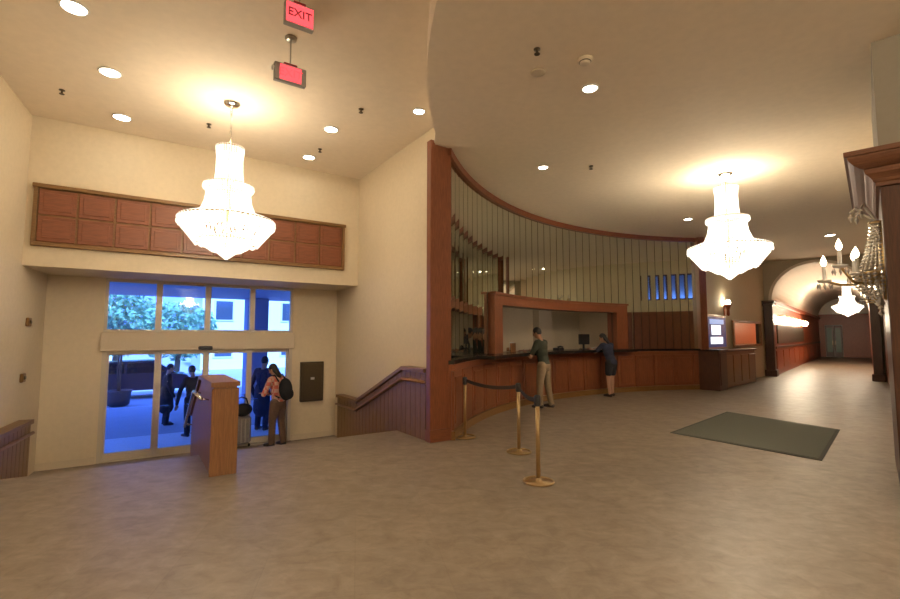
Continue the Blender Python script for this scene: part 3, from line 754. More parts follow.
# corridor lights on the left wall
for k in range(7):
    p = cP(1.0 + k * 1.45, .20, 2.22)
    t = thing('corridor_wall_light', 'glowing glass globe light along the left corridor wall', 'wall lamp', p, 0, 'corridor wall lights')
    MB().ball((0, 0, 0), .14, 12, (1, 1, .9)).build('globe', 'bulb', t, smooth=True)
    ldt = bpy.data.lights.new('lamp_light', 'POINT'); ldt.energy = 16; ldt.color = (1, .84, .6); ldt.shadow_soft_size = .14
    lo = bpy.data.objects.new('lamp_light', ldt); COL.objects.link(lo); lo.parent = t; lo.location = (cr_n.x * .2, cr_n.y * .2, .1)
    MB().cone((0, 0, .12), (0, 0, .17), .06, .06).tube([(0, 0, .15), (-cr_n.x * .2, -cr_n.y * .2, .18)], .02).build('bracket', 'brass', t)
mb = MB(); mb.prism([cP(.5, 0.0, 0), cP(10.5, 0.0, 0), cP(10.5, .05, 0), cP(.5, .05, 0)], 1.25, 2.0)
o = mb.build('dark_mirror_panel', 'bronze', wcl)

# ================================================================== CHANDELIERS
PROF = [ # sections of curtain: (list of (r, z)), strand count, bead
    ([(.205, 1.80), (.185, 1.62), (.190, 1.42), (.205, 1.22)], 34, .020),
    ([(.36, 1.17), (.315, 1.05), (.335, .90), (.39, .76), (.44, .69)], 56, .021),
    ([(.45, .70), (.55, .665), (.69, .615)], 56, .021),
    ([(.70, .60), (.655, .48), (.56, .37), (.46, .25)], 64, .023),
    ([(.40, .30), (.34, .20), (.22, .12)], 40, .022),
    ([(.20, .16), (.12, .08), (.02, .0)], 24, .02)]
def make_chandelier(label, loc, rod, group, watts=0, inner=150, S=.87):
    rod = rod / S
    t = thing('chandelier', label, 'chandelier', loc, 0, group); t.scale = (S, S, S)
    zt = -rod - 1.80                       # tip z below the mount
    MB().lathe([(.02, -.06), (.10, -.05), (.13, -.02), (.13, 0)], 24).build('canopy', 'chrome', t, smooth=True)
    MB().tube([(0, 0, -.04), (0, 0, -rod - .02)], .016).build('rod', 'chrome', t, smooth=True)
    fr = MB()
    for r, z in ((.205, 1.80), (.20, 1.21), (.36, 1.175), (.44, .70), (.70, .605), (.46, .27), (.40, .31), (.20, .17)):
        fr.torus((0, 0, zt + z), r, .012, 40, 6)
    for k in range(6):
        a = k * math.pi / 3
        fr.tube([(q * math.cos(a), q * math.sin(a), zt + z) for q, z in ((.205, 1.80), (.10, 1.5), (.10, 1.2), (.36, 1.175))], .009, 6)
        fr.tube([(q * math.cos(a), q * math.sin(a), zt + z) for q, z in ((.36, 1.175), (.25, .9), (.44, .70), (.70, .605))], .009, 6)
    fr.cone((0, 0, zt + .1), (0, 0, zt + 1.8), .02, .02); fr.build('frame', 'brass', t)
    rnd = random.Random(3)
    for nm, secs in (('upper_crystals', (0,)), ('middle_crystals', (1,)), ('brim_crystals', (2,)), ('bowl_crystals', (3, 4, 5))):
        cm = MB()
        for si in secs:
            path, n, br = PROF[si]
            ln = sum(math.hypot(b[0] - a[0], b[1] - a[1]) for a, b in zip(path, path[1:]))
            cnt = max(3, int(ln / (br * 1.55)))
            for k in range(n):
                a = 2 * math.pi * k / n
                for i in range(cnt + 1):
                    f = i / cnt * (len(path) - 1); j = min(int(f), len(path) - 2); w = f - j
                    r = path[j][0] * (1 - w) + path[j + 1][0] * w; z = path[j][1] * (1 - w) + path[j + 1][1] * w
                    sc = 1 + .0 * math.cos(a * 8)
                    if si == 3: z -= .035 * abs(math.sin(a * 8)) * (i / cnt)
                    cm.octa((r * math.cos(a), r * math.sin(a), zt + z), br * rnd.uniform(.8, 1.1) * sc, br * .95)
        # hanging drops
        if nm == 'brim_crystals':
            for k in range(48):
                a = 2 * math.pi * k / 48; cm.octa((.705 * math.cos(a), .705 * math.sin(a), zt + .56 - .03 * abs(math.sin(a * 8))), .022, .05)
        if nm == 'middle_crystals':
            for k in range(30):
                a = 2 * math.pi * k / 30; cm.octa((.365 * math.cos(a), .365 * math.sin(a), zt + 1.13), .02, .045)
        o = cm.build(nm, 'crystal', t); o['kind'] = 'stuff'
    bl = MB()
    for k in range(8):
        a = k * math.pi / 4; bl.ball((.40 * math.cos(a), .40 * math.sin(a), zt + .52), .035, 8, (1, 1, 1.5))
    for k in range(4):
        a = k * math.pi / 2; bl.ball((.15 * math.cos(a), .15 * math.sin(a), zt + .95), .03, 8, (1, 1, 1.5))
    if watts:
        ldt = bpy.data.lights.new('lamp_light', 'POINT'); ldt.energy = watts; ldt.color = (1.0, .83, .60); ldt.shadow_soft_size = .12
        lo = bpy.data.objects.new('lamp_light', ldt); COL.objects.link(lo); lo.parent = t; lo.location = (0, 0, zt + 1.95)
        ld2 = bpy.data.lights.new('lamp_light', 'POINT'); ld2.energy = inner; ld2.color = (1.0, .84, .62); ld2.shadow_soft_size = .22
        lo = bpy.data.objects.new('lamp_light', ld2); COL.objects.link(lo); lo.parent = t; lo.location = (0, 0, zt + .62)
    src = None
    bl.bm.free()
    for k in range(8):
        a = k * math.pi / 4; p = (.40 * math.cos(a), .40 * math.sin(a), zt + .52)
        if src is None: src = MB().ball((0, 0, 0), .035, 8, (1, 1, 1.5)).build('bulb', 'bulb', t, smooth=True, loc=p)
        else: copy_o(src, t, p)
    for k in range(3):
        copy_o(src, t, (.10 * math.cos(k * 2.1), .10 * math.sin(k * 2.1), zt + 1.45))
    return t
p = on_z(232, 103, Z1)
ch1 = make_chandelier('tiered crystal chandelier hanging on a rod above the entrance stairs', p, 0.66, 'crystal chandeliers', 30, 75)
def chand_copy(label, loc, rod, watts, S=.87):
    return make_chandelier(label, loc, rod, 'crystal chandeliers', watts, S=S)
p = at_d(730, 279, 8.3); chand_copy('tiered crystal chandelier close under the lobby ceiling above the dark floor mat', (p.x, p.y, Z2), Z2 - p.z - 1.80 * .93, 75, .93)
p = at_d(848, 315, 23.5); chand_copy('crystal chandelier hanging in the vaulted corridor beyond the arch', (p.x, p.y, ZSP + rise - .06), .16, 260)
chand_copy('added unseen crystal chandelier behind the viewer, facing the mirrored wall', (3.4, -1.6, Z2), .4, 420)  # chandelier added out of view for lobby light and mirror reflections

# ================================================================== CEILING FITTINGS
def downlight(u, v, z, r, label):
    p = on_z(u, v, z)
    t = thing('ceiling_downlight', label, 'downlight', p, 0, 'recessed ceiling downlights')
    MB().torus((0, 0, -.004), r + .015, .014, 28, 6).build('trim_ring', 'white_plastic', t, smooth=True)
    MB().cone((0, 0, -.012), (0, 0, -.002), r, r, 24).build('lens', 'downlight', t)
for u, v, z, r, lb in [(74, 7, Z1, .10, 'recessed downlight high on the entrance ceiling, farthest from the bulkhead'), (110, 72, Z1, .10, 'recessed downlight in the entrance ceiling, middle one beside the left wall'), (122, 117, Z1, .10, 'recessed downlight in the entrance ceiling nearest the bulkhead and left wall'),
                    (331, 129, Z1, .09, 'recessed downlight in the entrance ceiling between the two right sprinklers'), (309, 157, Z1, .09, 'recessed downlight in the entrance ceiling nearest the bulkhead and tall right wall'), (419, 111, Z1, .07, 'recessed downlight washing the tall cream wall by the curved fascia'),
                    (590, 88, Z2, .075, 'recessed downlight in the lobby ceiling beside the smoke detector'), (543, 167, Z2, .07, 'recessed downlight in the lobby ceiling near the curved mirrors'), (688, 219, Z2, .08, 'recessed downlight in the lobby ceiling beside the wood post'), (830, 235, Z2, .11, 'recessed downlight in the lobby ceiling before the arch')]:
    downlight(u, v, z, r, lb)
def fill_downlight(x, y, z, lb):
    t = thing('ceiling_downlight', lb, 'downlight', (x, y, z), 0, 'recessed ceiling downlights')
    MB().torus((0, 0, -.004), .115, .014, 28, 6).build('trim_ring', 'white_plastic', t, smooth=True)
    MB().cone((0, 0, -.012), (0, 0, -.002), .10, .10, 24).build('lens', 'downlight', t)
    sp = bpy.data.lights.new('lamp_light', 'SPOT'); sp.energy = 95; sp.color = (1.0, .87, .68); sp.spot_size = R_(110); sp.spot_blend = .6; sp.shadow_soft_size = .08
    so = bpy.data.objects.new('lamp_light', sp); COL.objects.link(so); so.parent = t; so.location = (0, 0, -.03)
for x, y in ((-2.6, 1.6), (-1.2, -1.5), (1.4, -3.6), (-2.6, -3.8), (1.6, 1.8), (5.5, .2), (6.2, -3.6)):  # out-of-view downlights added to brighten lobby floor and ceiling
    fill_downlight(x, y, Z1 if (x - CC.x) ** 2 + (y - CC.y) ** 2 > RR ** 2 else Z2, 'added unseen downlight brightening the front of the lobby')
def sprinkler(u, v, z, label):
    p = on_z(u, v, z); t = thing('sprinkler_head', label, 'sprinkler', p, 0, 'ceiling sprinklers')
    MB().lathe([(.035, 0), (.035, -.008), (.012, -.012), (.012, -.05), (.0, -.052)], 14).build('stem', 'bronze', t, smooth=True)
    MB().cone((0, 0, -.058), (0, 0, -.052), .03, .03, 14).build('deflector', 'bronze', t)
for u, v, z, lb in [(62, 90, Z1, 'small dark sprinkler head in the entrance ceiling by the left wall'), (209, 124, Z1, 'small dark sprinkler head in the ceiling beside the hanging chandelier rod'), (361, 109, Z1, 'small dark sprinkler head in the entrance ceiling above the tall right wall'),
                    (320, 149, Z1, 'small dark sprinkler head between two entrance downlights'), (537, 49, Z2, 'small dark sprinkler head beside the round ceiling speaker'), (591, 166, Z2, 'small dark sprinkler head in the lobby ceiling before the curved mirrors')]:
    sprinkler(u, v, z, lb)
p = on_z(538, 72, Z2); t = thing('ceiling_speaker', 'round pale ceiling speaker grille in the lobby ceiling', 'speaker', p)
MB().lathe([(.07, -.001), (.085, -.001), (.085, -.012), (.07, -.014)], 24).build('rim', 'cream_trim', t, smooth=True)
MB().cone((0, 0, -.009), (0, 0, -.001), .069, .069, 24).build('grille', 'grey_plastic', t)
p = on_z(585, 59, Z2); t = thing('smoke_detector', 'tan round smoke detector in the lobby ceiling', 'smoke detector', p)
MB().lathe([(.08, 0), (.08, -.02), (.06, -.03), (.055, -.05), (.03, -.06), (.0, -.06)], 22).build('body', 'cream_trim', t, smooth=True)
MB().torus((0, 0, -.035), .058, .006, 24, 6).build('vent_ring', 'bronze', t)

# exit signs
def text_mesh(body, size, ext):
    c = bpy.data.curves.new('lettering', 'FONT'); c.body = body; c.size = size; c.extrude = ext; c.align_x = 'CENTER'; c.align_y = 'CENTER'
    o = bpy.data.objects.new('tmp_text', c); COL.objects.link(o)
    dg = bpy.context.evaluated_depsgraph_get(); me = bpy.data.meshes.new_from_object(o.evaluated_get(dg))
    bpy.data.objects.remove(o); return me
def exit_sign(loc, label, drop, w, h, face, letter, lamp):
    t = thing('exit_sign', label, 'exit sign', loc, ROT_AB, 'exit signs')
    MB().lathe([(.015, -.03), (.06, -.025), (.065, 0)], 18).build('canopy', 'nickel', t, smooth=True)
    MB().tube([(0, 0, -.02), (0, 0, -drop)], .008).build('stem', 'nickel', t)
    MB().box((0, 0, -drop - h / 2), (w, .06, h), bevel=.006).build('housing', 'grey_plastic', t)
    MB().box((0, 0, -drop + .01), (w * .42, .05, .025), bevel=.004).build('bracket', 'exit_letter', t)
    MB().box((0, -.033, -drop - h / 2), (w - (.02 if not lamp else .11), .006, h - .03)).build('face', face, t)
    me = text_mesh('EXIT', (h if lamp else h * .8) * .62, .003)
    o = link('lettering', me, letter, t); o.rotation_euler = (R_(90), 0, 0); o.location = (0, -.0395, -drop - h / 2)
    if lamp:
        MB().ball((-w / 2 - .012, 0, -drop - .07), .028, 12, (.6, 1, 1.2)).build('lamp', 'white_plastic', t, smooth=True)
p = on_z(291, 38, Z1)
exit_sign(p, 'red lit exit sign hanging on a stem below the entrance ceiling', .33, .34, .20, 'exit_red', 'exit_glow', True)
p = at_d(299, 17, 4.2)
exit_sign((p.x, p.y, Z1), 'red exit sign fixed close under the entrance ceiling', Z1 - p.z - .11, .27, .22, 'exit_red', 'exit_letter', False)

# ================================================================== FLOOR MAT, STANCHIONS
q = [on_z(670, 433), on_z(727, 412), on_z(840, 430), on_z(822, 461)]
c = sum(q, Vector()) / 4
mt = thing('floor_mat', 'dark green-grey rectangular floor mat on the lobby floor', 'mat', c)
MB().prism([(p - c) * 1.0 for p in q], .001, .008).build('border', 'mat_edge', mt)
MB().prism([(p - c) * .955 for p in q], .003, .012).build('pile', 'mat_green', mt)
spos = [on_z(465, 437.5), on_z(519, 452.5), on_z(538.5, 482.5)]
slab = ['brass queue stanchion next to the wood pillar', 'brass queue stanchion in the middle of the belt line', 'brass queue stanchion at the open end of the belt line']
for k, p in enumerate(spos):
    t = thing('queue_stanchion', slab[k], 'stanchion', p, 0, 'brass queue stanchions')
    MB().torus((0, 0, .014), .155, .014, 40, 8).build('base_ring', 'brass', t, smooth=True)
    MB().lathe([(.145, .004), (.145, .010), (.05, .016), (.03, .03), (.024, .05), (0, .05)], 28).build('base_plate', 'brass', t, smooth=True)
    MB().tube([(0, 0, .03), (0, 0, .84)], .024, 14).build('post', 'brass', t, smooth=True)
    MB().lathe([(.03, .80), (.036, .82), (.036, .90), (.03, .915), (0, .92)], 18).build('head', 'black_plastic', t, smooth=True)
for k in range(2):
    a, b = spos[k], spos[k + 1]; d = (b - a).normalized(); mb = MB(); n = 14
    prof = [(-.003, -.025), (.003, -.025), (.003, .025), (-.003, .025)]; sdv = Vector((d.y, -d.x, 0)); sts = []
    a2 = a + d * .04; b2 = b - d * .04
    for i in range(n + 1):
        f = i / n; base = a2.lerp(b2, f) + Vector((0, 0, .865 - .05 * 4 * f * (1 - f)))
        sts.append(lambda p, base=base: base + sdv * p[0] + Vector((0, 0, p[1])))
    mb.extr(prof, sts)
    tag(mb.build('queue_belt', 'belt', shift=(a + b) / 2 + Vector((0, 0, .8))), ['dark belt from the pillar-side stanchion to the middle one', 'dark belt from the middle stanchion to the open end'][k], 'belt', 'queue belts')

# ================================================================== WALL FITTINGS
a0, z0 = on_b(300, 362, BD); a1, z1 = on_b(322, 400, BD)
wb = thing('wall_board', 'dark bronze wall cabinet beside the entrance doors', 'wall cabinet', AB((a0 + a1) / 2, BD, z1), ROT_AB)
MB().box((0, -.04, (z0 - z1) / 2), (a1 - a0, .08, z0 - z1), bevel=.01).build('case', 'bronze', wb)
MB().box((0, -.085, (z0 - z1) / 2), (a1 - a0 - .08, .02, z0 - z1 - .08), bevel=.006).build('door', 'bronze', wb)
MB().box((.0, -.098, (z0 - z1) * .58), (.08, .008, .05)).build('white_plate', 'white_plastic', wb)
rotLw = math.atan2(ld.y, ld.x)
for (u, v), lb in (((27, 322), 'small brown wall box on the left wall, the upper one'), ((21, 378), 'small brown wall box on the left wall, the lower one')):
    r = ray(u, v); n = nL; o0 = Lc0 + n * .0; tt = (Vector((o0.x, o0.y, 0))).dot(n) / Vector((r.x, r.y, 0)).dot(n); p = r * tt
    t = thing('wall_box', lb, 'wall box', Vector((p.x, p.y, HCAM + p.z)), rotLw)
    MB().box((0, -.02, 0), (.14, .04, .13), bevel=.01).build('cover', 'walnut_z', t)
    MB().box((0, -.045, 0), (.06, .02, .05), bevel=.006).build('knob', 'bronze', t)

# ================================================================== SCONCE on the wing pilaster
dS = 4.62
p = at_d(884, 250, dS)
zs = p.z
sc0 = wP(.03, .45, 0); sc0 = Vector((sc0.x, sc0.y, zs - .05))
SCONCE_S = 1.28
sco = thing('crystal_sconce', 'crystal wall sconce with candle bulbs on the dark pilaster', 'wall lamp', sc0, math.atan2(rd.y, rd.x))
sco.scale = (SCONCE_S,) * 3
# local x along the wall (away), local y out into the room (left); z up
M_ = lambda x, y, z: Vector((x, y, z))
MB().lathe([(.0, -.36), (.05, -.33), (.07, -.2), (.06, .1), (.05, .28), (.02, .36), (0, .37)], 16).build('backplate', 'brass', sco, smooth=True)
bc = MB()
rnd = random.Random(5)
for k in range(13):                       # tall bead basket
    a = math.pi * (k / 12); r0, r1 = .05, .15
    for i in range(15):
        f = i / 14; r = r0 + (r1 - r0) * (f ** 1.6)
        bc.octa((r * math.cos(a), .05 + r * math.sin(a), .30 - .42 * f), .014, .016)
for k in range(15):                       # lower bowl
    a = math.pi * (k / 14)
    for i in range(9):
        f = i / 8; r = .17 * math.cos(f * 1.35) + .01
        bc.octa((r * math.cos(a), .05 + r * math.sin(a), -.13 - .17 * math.sin(f * 1.5)), .015, .017)
bc.build('crystal_basket', 'sconce_crystal', sco)['kind'] = 'stuff'
MB().torus((0, .05, -.12), .17, .012, 28, 6).build('basket_ring', 'brass', sco, smooth=True)
MB().torus((0, .05, .30), .055, .01, 20, 6).build('basket_ring', 'brass', sco, smooth=True)
MB().octa((0, .07, -.36), .03, .06).octa((0, .07, -.44), .018, .04).octa((-.03, .07, -.40), .02, .02).octa((.03, .07, -.40), .02, .02).build('finial_drop', 'sconce_crystal', sco)
cr_ = MB()
for a in (.9, 1.7, 2.5):
    d = Vector((math.cos(a), math.sin(a), 0))
    cr_.tube([(0, .05, .30), d * .06 + Vector((0, .05, .36)), d * .14 + Vector((0, .05, .44)), d * .17 + Vector((0, .05, .40))], .012, 8)
    cr_.octa(d * .17 + Vector((0, .05, .36)), .018, .04)
cr_.build('crown', 'sconce_crystal', sco)
for k, (ax, ay, az) in enumerate([(-.22, .30, .04), (.06, .42, -.05), (-.10, .20, -.02), (.22, .22, .0)]):
    arm = MB().tube([(0, .06, -.12), (ax * .35, .06 + ay * .3, -.20), (ax * .75, ay * .75, -.19), (ax, ay, -.10 + az)], .012, 8).build('arm', 'brass', sco, smooth=True)
    MB().lathe([(.0, -.02), (.045, -.01), (.055, .01), (.02, .012), (0, .012)], 16, (ax, ay, -.10 + az)).build('drip_pan', 'sconce_crystal', arm, smooth=True)
    MB().cone((ax, ay, -.09 + az), (ax, ay, .03 + az), .014, .014, 12).build('candle', 'white_plastic', arm)
    MB().lathe([(.0, 0), (.016, .01), (.024, .035), (.014, .07), (.0, .10)], 14, (ax, ay, .03 + az)).build('flame_bulb', 'candle_bulb', arm, smooth=True)
    dm = MB()
    for j in range(8):
        a = j * math.pi / 4; dm.octa((ax + .05 * math.cos(a), ay + .05 * math.sin(a), -.145 + az), .009, .03)
    dm.build('crystal_drops', 'sconce_crystal', arm)['kind'] = 'stuff'

for d_ in (2.2, 3.3):  # extra sconces added as bright spots for the mirrors to reflect
    s2 = copy_tree(sco); s2.location = rP(sw - .05 + d_, .05, 2.75); s2.rotation_euler = (0, 0, math.atan2(rwd.y, rwd.x))
    s2['label'] = 'added crystal candle sconce on the right wall %s' % ('between the high windows and the arch' if d_ < 3 else 'nearest the arch'); s2['group'] = 'crystal wall sconces'
sco['group'] = 'crystal wall sconces'

# ================================================================== RECEPTION ITEMS
tm = th_u(584.5, RR + .2); p = pt(tm, RR + .22, ZB + .07)
mo = thing('desk_monitor', 'black computer monitor on the reception counter', 'monitor', p, tm - math.pi / 2)
MB().box((0, 0, .01), (.22, .16, .02), bevel=.004).build('base', 'black_plastic', mo)
MB().box((0, .02, .1), (.05, .03, .18)).build('stand', 'black_plastic', mo)
MB().box((0, 0, .27), (.40, .04, .28), bevel=.006).build('housing', 'black_plastic', mo)
MB().box((0, .022, .27), (.36, .004, .24)).build('display', 'screen_blue', mo)
tm = th_u(555, RR + .15); p = pt(tm, RR + .05, ZB + .07)
ph = thing('desk_telephone', 'low black desk telephone on the reception counter', 'telephone', p, tm)
MB().box((0, 0, .03), (.20, .22, .06), bevel=.012).build('base', 'black_plastic', ph)
MB().tube([(-.06, -.1, .08), (-.06, 0, .095), (-.06, .1, .08)], .022).build('handset', 'black_plastic', ph, smooth=True)
tm = th_u(599, RR + .1); p = pt(tm, RR + .14, ZB + .07)
pa = thing('paper_stack', 'white paper stack on the reception counter by the woman', 'paper', p, tm)
for k in range(4): MB().box((random.uniform(-.01, .01), random.uniform(-.01, .01), .006 + .012 * k), (.30, .22, .011), rotz=random.uniform(-.1, .1)).build('sheet_bundle', 'white_plastic', pa)
tm = th_u(511, RR + .15); p = pt(tm, RR + .1, ZB + .07)
br = thing('brochure_holder', 'small tan brochure holder on the reception counter by the portal jamb', 'brochure holder', p, tm + math.pi / 2)
MB().box((0, 0, .10), (.22, .02, .20)).box((0, -.05, .03), (.22, .10, .02)).box((0, -.1, .06), (.22, .01, .08)).build('stand', 'oak_z', br)
MB().box((0, -.03, .13), (.18, .02, .18)).build('brochures', 'white_plastic', br)

# ================================================================== PEOPLE
def remesh_obj(mb, voxel, smooth_it=6):
    me = bpy.data.meshes.new('tmp'); mb.bm.to_mesh(me); mb.bm.free()
    o = bpy.data.objects.new('tmp', me); COL.objects.link(o)
    r = o.modifiers.new('r', 'REMESH'); r.mode = 'VOXEL'; r.voxel_size = voxel; r.use_smooth_shade = True
    s = o.modifiers.new('s', 'SMOOTH'); s.factor = .5; s.iterations = smooth_it
    dg = bpy.context.evaluated_depsgraph_get(); out = bpy.data.meshes.new_from_object(o.evaluated_get(dg))
    bpy.data.objects.remove(o); bpy.data.meshes.remove(me); return out
def limb(mb, pts, grow=0.0, seg=12):
    for (p, r) in pts: mb.ball(p, r + grow, seg)
    for (p, r), (q, s) in zip(pts, pts[1:]):
        if (Vector(q) - Vector(p)).length > 1e-4: mb.cone(p, q, r + grow, s + grow, seg)
def person(label, loc, face, H, pose, outfit, group=None):
    """pose: dict with lean (forward, rad), head (pitch), hands L/R targets, elbows, feet; local +Y is forward, +X right"""
    k = H / 1.75
    t = thing('person', label, 'person', loc, math.atan2(face[1], face[0]) - math.pi / 2, group)
    lean = pose.get('lean', 0.0); hipY = pose.get('hipy', 0.0)
    hip = Vector((0, hipY, .93 * k))
    Mx = Matrix.Rotation(-lean, 3, 'X')
    up = lambda x, y, z: hip + Mx @ Vector((x * k, y * k, z * k))
    chest = up(0, 0, .36); neck = up(0, .0, .53); sh = {s: up(.18 * s, 0, .47) for s in (-1, 1)}
    hp = pose.get('head', 0.2); hM = Matrix.Rotation(pose.get('turn', 0.0), 3, 'Z') @ Matrix.Rotation(-hp, 3, 'X')
    hc = neck + Mx @ Vector((0, 0, .05 * k)) + hM @ Vector((0, .02 * k, .125 * k))
    legs = {}
    for s in (-1, 1):
        fx, fy = pose.get('feet', {}).get(s, (.11 * s, 0.0))
        ank = Vector((fx * k, fy * k, .085 * k)); h0 = hip + Vector((.095 * s * k, 0, -.02 * k))
        knee = (h0 + ank) / 2 + Vector((0, pose.get('knee', .03) * k, .02 * k))
        legs[s] = [(h0, .088 * k), ((h0 + knee) / 2, .078 * k), (knee, .056 * k), (knee.lerp(ank, .35), .054 * k), (ank, .036 * k)]
    arms = {}
    for s in (-1, 1):
        hand = Vector(pose['hands'][s]); elb = Vector(pose['elbows'][s])
        arms[s] = [(sh[s], .058 * k), (sh[s].lerp(elb, .5), .049 * k), (elb, .040 * k), (elb.lerp(hand, .35), .039 * k), (hand, .026 * k)]
    def torso(mb, g):
        for (x, y, z), rx, ry, rz in (((0, 0, -.02), .165, .115, .12), ((0, .0, .10), .145, .10, .14), ((0, .005, .25), .160, .108, .15), ((0, .0, .38), .180, .105, .13)):
            c = up(x, y, z); q = Mx.to_4x4()
            mb.ball(c, 1.0, 16, (rx * k + g, ry * k + g, rz * k + g), q)
        for s in (-1, 1): mb.cone(up(.08 * s, 0, .48), sh[s], .06 * k + g, .055 * k + g, 12)
    b = MB(); torso(b, 0)
    for s in (-1, 1):
        limb(b, legs[s]); limb(b, arms[s])
        ank = legs[s][-1][0]
        limb(b, [(ank, .036 * k), (ank + Vector((0, -.03 * k, -.045 * k)), .038 * k)])
        limb(b, [(ank + Vector((0, -.03 * k, -.045 * k)), .038 * k), (ank + Vector((.01 * s, .10 * k, -.05 * k)), .034 * k), (ank + Vector((.015 * s, .16 * k, -.058 * k)), .026 * k)])
        # hand: palm, four fingers of unequal length, thumb
        hand = arms[s][-1][0]; d = (hand - Vector(pose['elbows'][s])).normalized()
        hd_ = Vector(pose.get('hand_dir', {}).get(s, d)).normalized()
        side = hd_.cross(Vector((0, 0, 1))); side = side.normalized() if side.length > .1 else Vector((1, 0, 0))
        dn = side.cross(hd_).normalized(); dn = -dn if dn.z > 0 else dn
        pc = hand + hd_ * .05 * k
        for j in (-1.2, -.4, .4, 1.2): limb(b, [(hand + side * .010 * j * k, .016 * k), (hand + hd_ * .085 * k + side * .019 * j * k, .013 * k)], 0, 8)
        for j, ln in zip((-1.5, -.5, .5, 1.5), ((.055, .075, .082, .072) if s > 0 else (.072, .082, .075, .055))):
            r0 = hand + hd_ * .085 * k + side * .019 * j * k
            limb(b, [(r0, .0105 * k), (r0 + hd_ * ln * .55 * k + dn * .008, .0095 * k), (r0 + hd_ * ln * .95 * k + dn * .03 * k, .008 * k)], 0, 8)
        ths = -s
        r0 = hand + hd_ * .03 * k + side * .022 * ths * k
        limb(b, [(r0, .013 * k), (r0 + hd_ * .04 * k + side * .03 * ths * k, .011 * k), (r0 + hd_ * .07 * k + side * .032 * ths * k + dn * .01, .009 * k)], 0, 8)
    limb(b, [(up(0, 0, .46), .062 * k), (neck, .054 * k), (hc + hM @ Vector((0, -.02 * k, -.06 * k)), .052 * k)])
    # head with face relief
    h4 = hM.to_4x4()
    b.ball(hc, 1.0, 18, (.073 * k, .092 * k, .108 * k), h4)
    b.ball(hc + hM @ Vector((0, .03 * k, -.06 * k)), 1.0, 14, (.052 * k, .058 * k, .055 * k), h4)
    limb(b, [(hc + hM @ Vector((0, .088 * k, .012 * k)), .010 * k), (hc + hM @ Vector((0, .106 * k, -.022 * k)), .013 * k)], 0, 8)
    for s in (-1, 1): b.ball(hc + hM @ Vector((.074 * s * k, -.005 * k, -.005 * k)), 1.0, 10, (.010 * k, .018 * k, .030 * k), h4)
    body = link('body', remesh_obj(b, .0095, 3), outfit['skin'], t, True)
    for s in (-1, 1): MB().ball(hc + hM @ Vector((.030 * s * k, .082 * k, .008 * k)), .0105 * k, 8).build('eye', 'eye', body, smooth=True)
    MB().ball(hc + hM @ Vector((0, .082 * k, -.062 * k)), 1, 10, (.024 * k, .010 * k, .007 * k), h4).build('mouth', 'lip', body, smooth=True)
    # hair
    hb = MB(); hb.ball(hc + hM @ Vector((0, -.018 * k, .022 * k)), 1, 18, (.083 * k, .098 * k, .106 * k), h4)
    if outfit.get('long_hair'):
        hb.ball(hc + hM @ Vector((0, -.05 * k, -.05 * k)), 1, 14, (.085 * k, .06 * k, .12 * k), h4)
        hb.ball(hc + hM @ Vector((0, -.06 * k, -.14 * k)), 1, 14, (.085 * k, .045 * k, .10 * k), h4)
    if outfit.get('bun'): hb.ball(hc + hM @ Vector((0, -.09 * k, .06 * k)), .05 * k, 12)
    # cut the face free: lower front verts drawn inside the skull
    me = remesh_obj(hb, .012, 3)
    hi = hM.inverted()
    for v in me.vertices:
        l = hi @ (v.co - hc)
        if l.y > .045 * k and l.z < .055 * k: v.co = hc + hM @ Vector((l.x * .7, l.y * .45, l.z))
    link('hair', me, outfit['hair'], t, True)
    # top
    c_ = MB(); torso(c_, .014)
    for s in (-1, 1):
        q = arms[s]; n = {'short': 3, 'long': 5}[outfit.get('sleeve', 'short')]
        qq = q[:n]
        if n == 3: qq = [q[0], q[1], (q[1][0].lerp(q[2][0], .55), q[2][1] + .004)]
        limb(c_, qq, .012)
    if outfit.get('coat'):
        limb(c_, [(hip + Vector((0, 0, .05)), .17 * k), (hip + Vector((0, 0, -.42 * k)), .20 * k)], 0, 18)
    link('coat' if outfit.get('coat') else 'shirt', remesh_obj(c_, .014, 4), outfit['top'], t, True)
    # trousers / shorts / skirt
    c_ = MB()
    c_.ball(hip + Vector((0, 0, -.03 * k)), 1, 16, (.185 * k, .135 * k, .13 * k))
    for s in (-1, 1):
        q = legs[s]
        if outfit.get('legs') == 'shorts': qq = [(q[0][0], q[0][1] + .02), (q[1][0], q[1][1] + .02), (q[1][0].lerp(q[2][0], .4), q[1][1] + .015)]
        else: qq = [(q[0][0], q[0][1] + .018), (q[1][0], q[1][1] + .018), (q[2][0], q[2][1] + .022), (q[3][0], q[3][1] + .018), (q[4][0] + Vector((0, 0, .01)), q[4][1] + .03)]
        limb(c_, qq)
    link('shorts' if outfit.get('legs') == 'shorts' else 'trousers', remesh_obj(c_, .014, 4), outfit['bottom'], t, True)
    for s in (-1, 1):
        ank = legs[s][-1][0]; f = MB()
        limb(f, [(ank + Vector((0, -.035 * k, -.040 * k)), .044 * k), (ank + Vector((.01 * s, .09 * k, -.042 * k)), .042 * k), (ank + Vector((.015 * s, .165 * k, -.052 * k)), .032 * k)])
        me = remesh_obj(f, .012, 3)
        for v in me.vertices: v.co.z = max(v.co.z, .003)
        link('shoe', me, 'shoe', t, True)
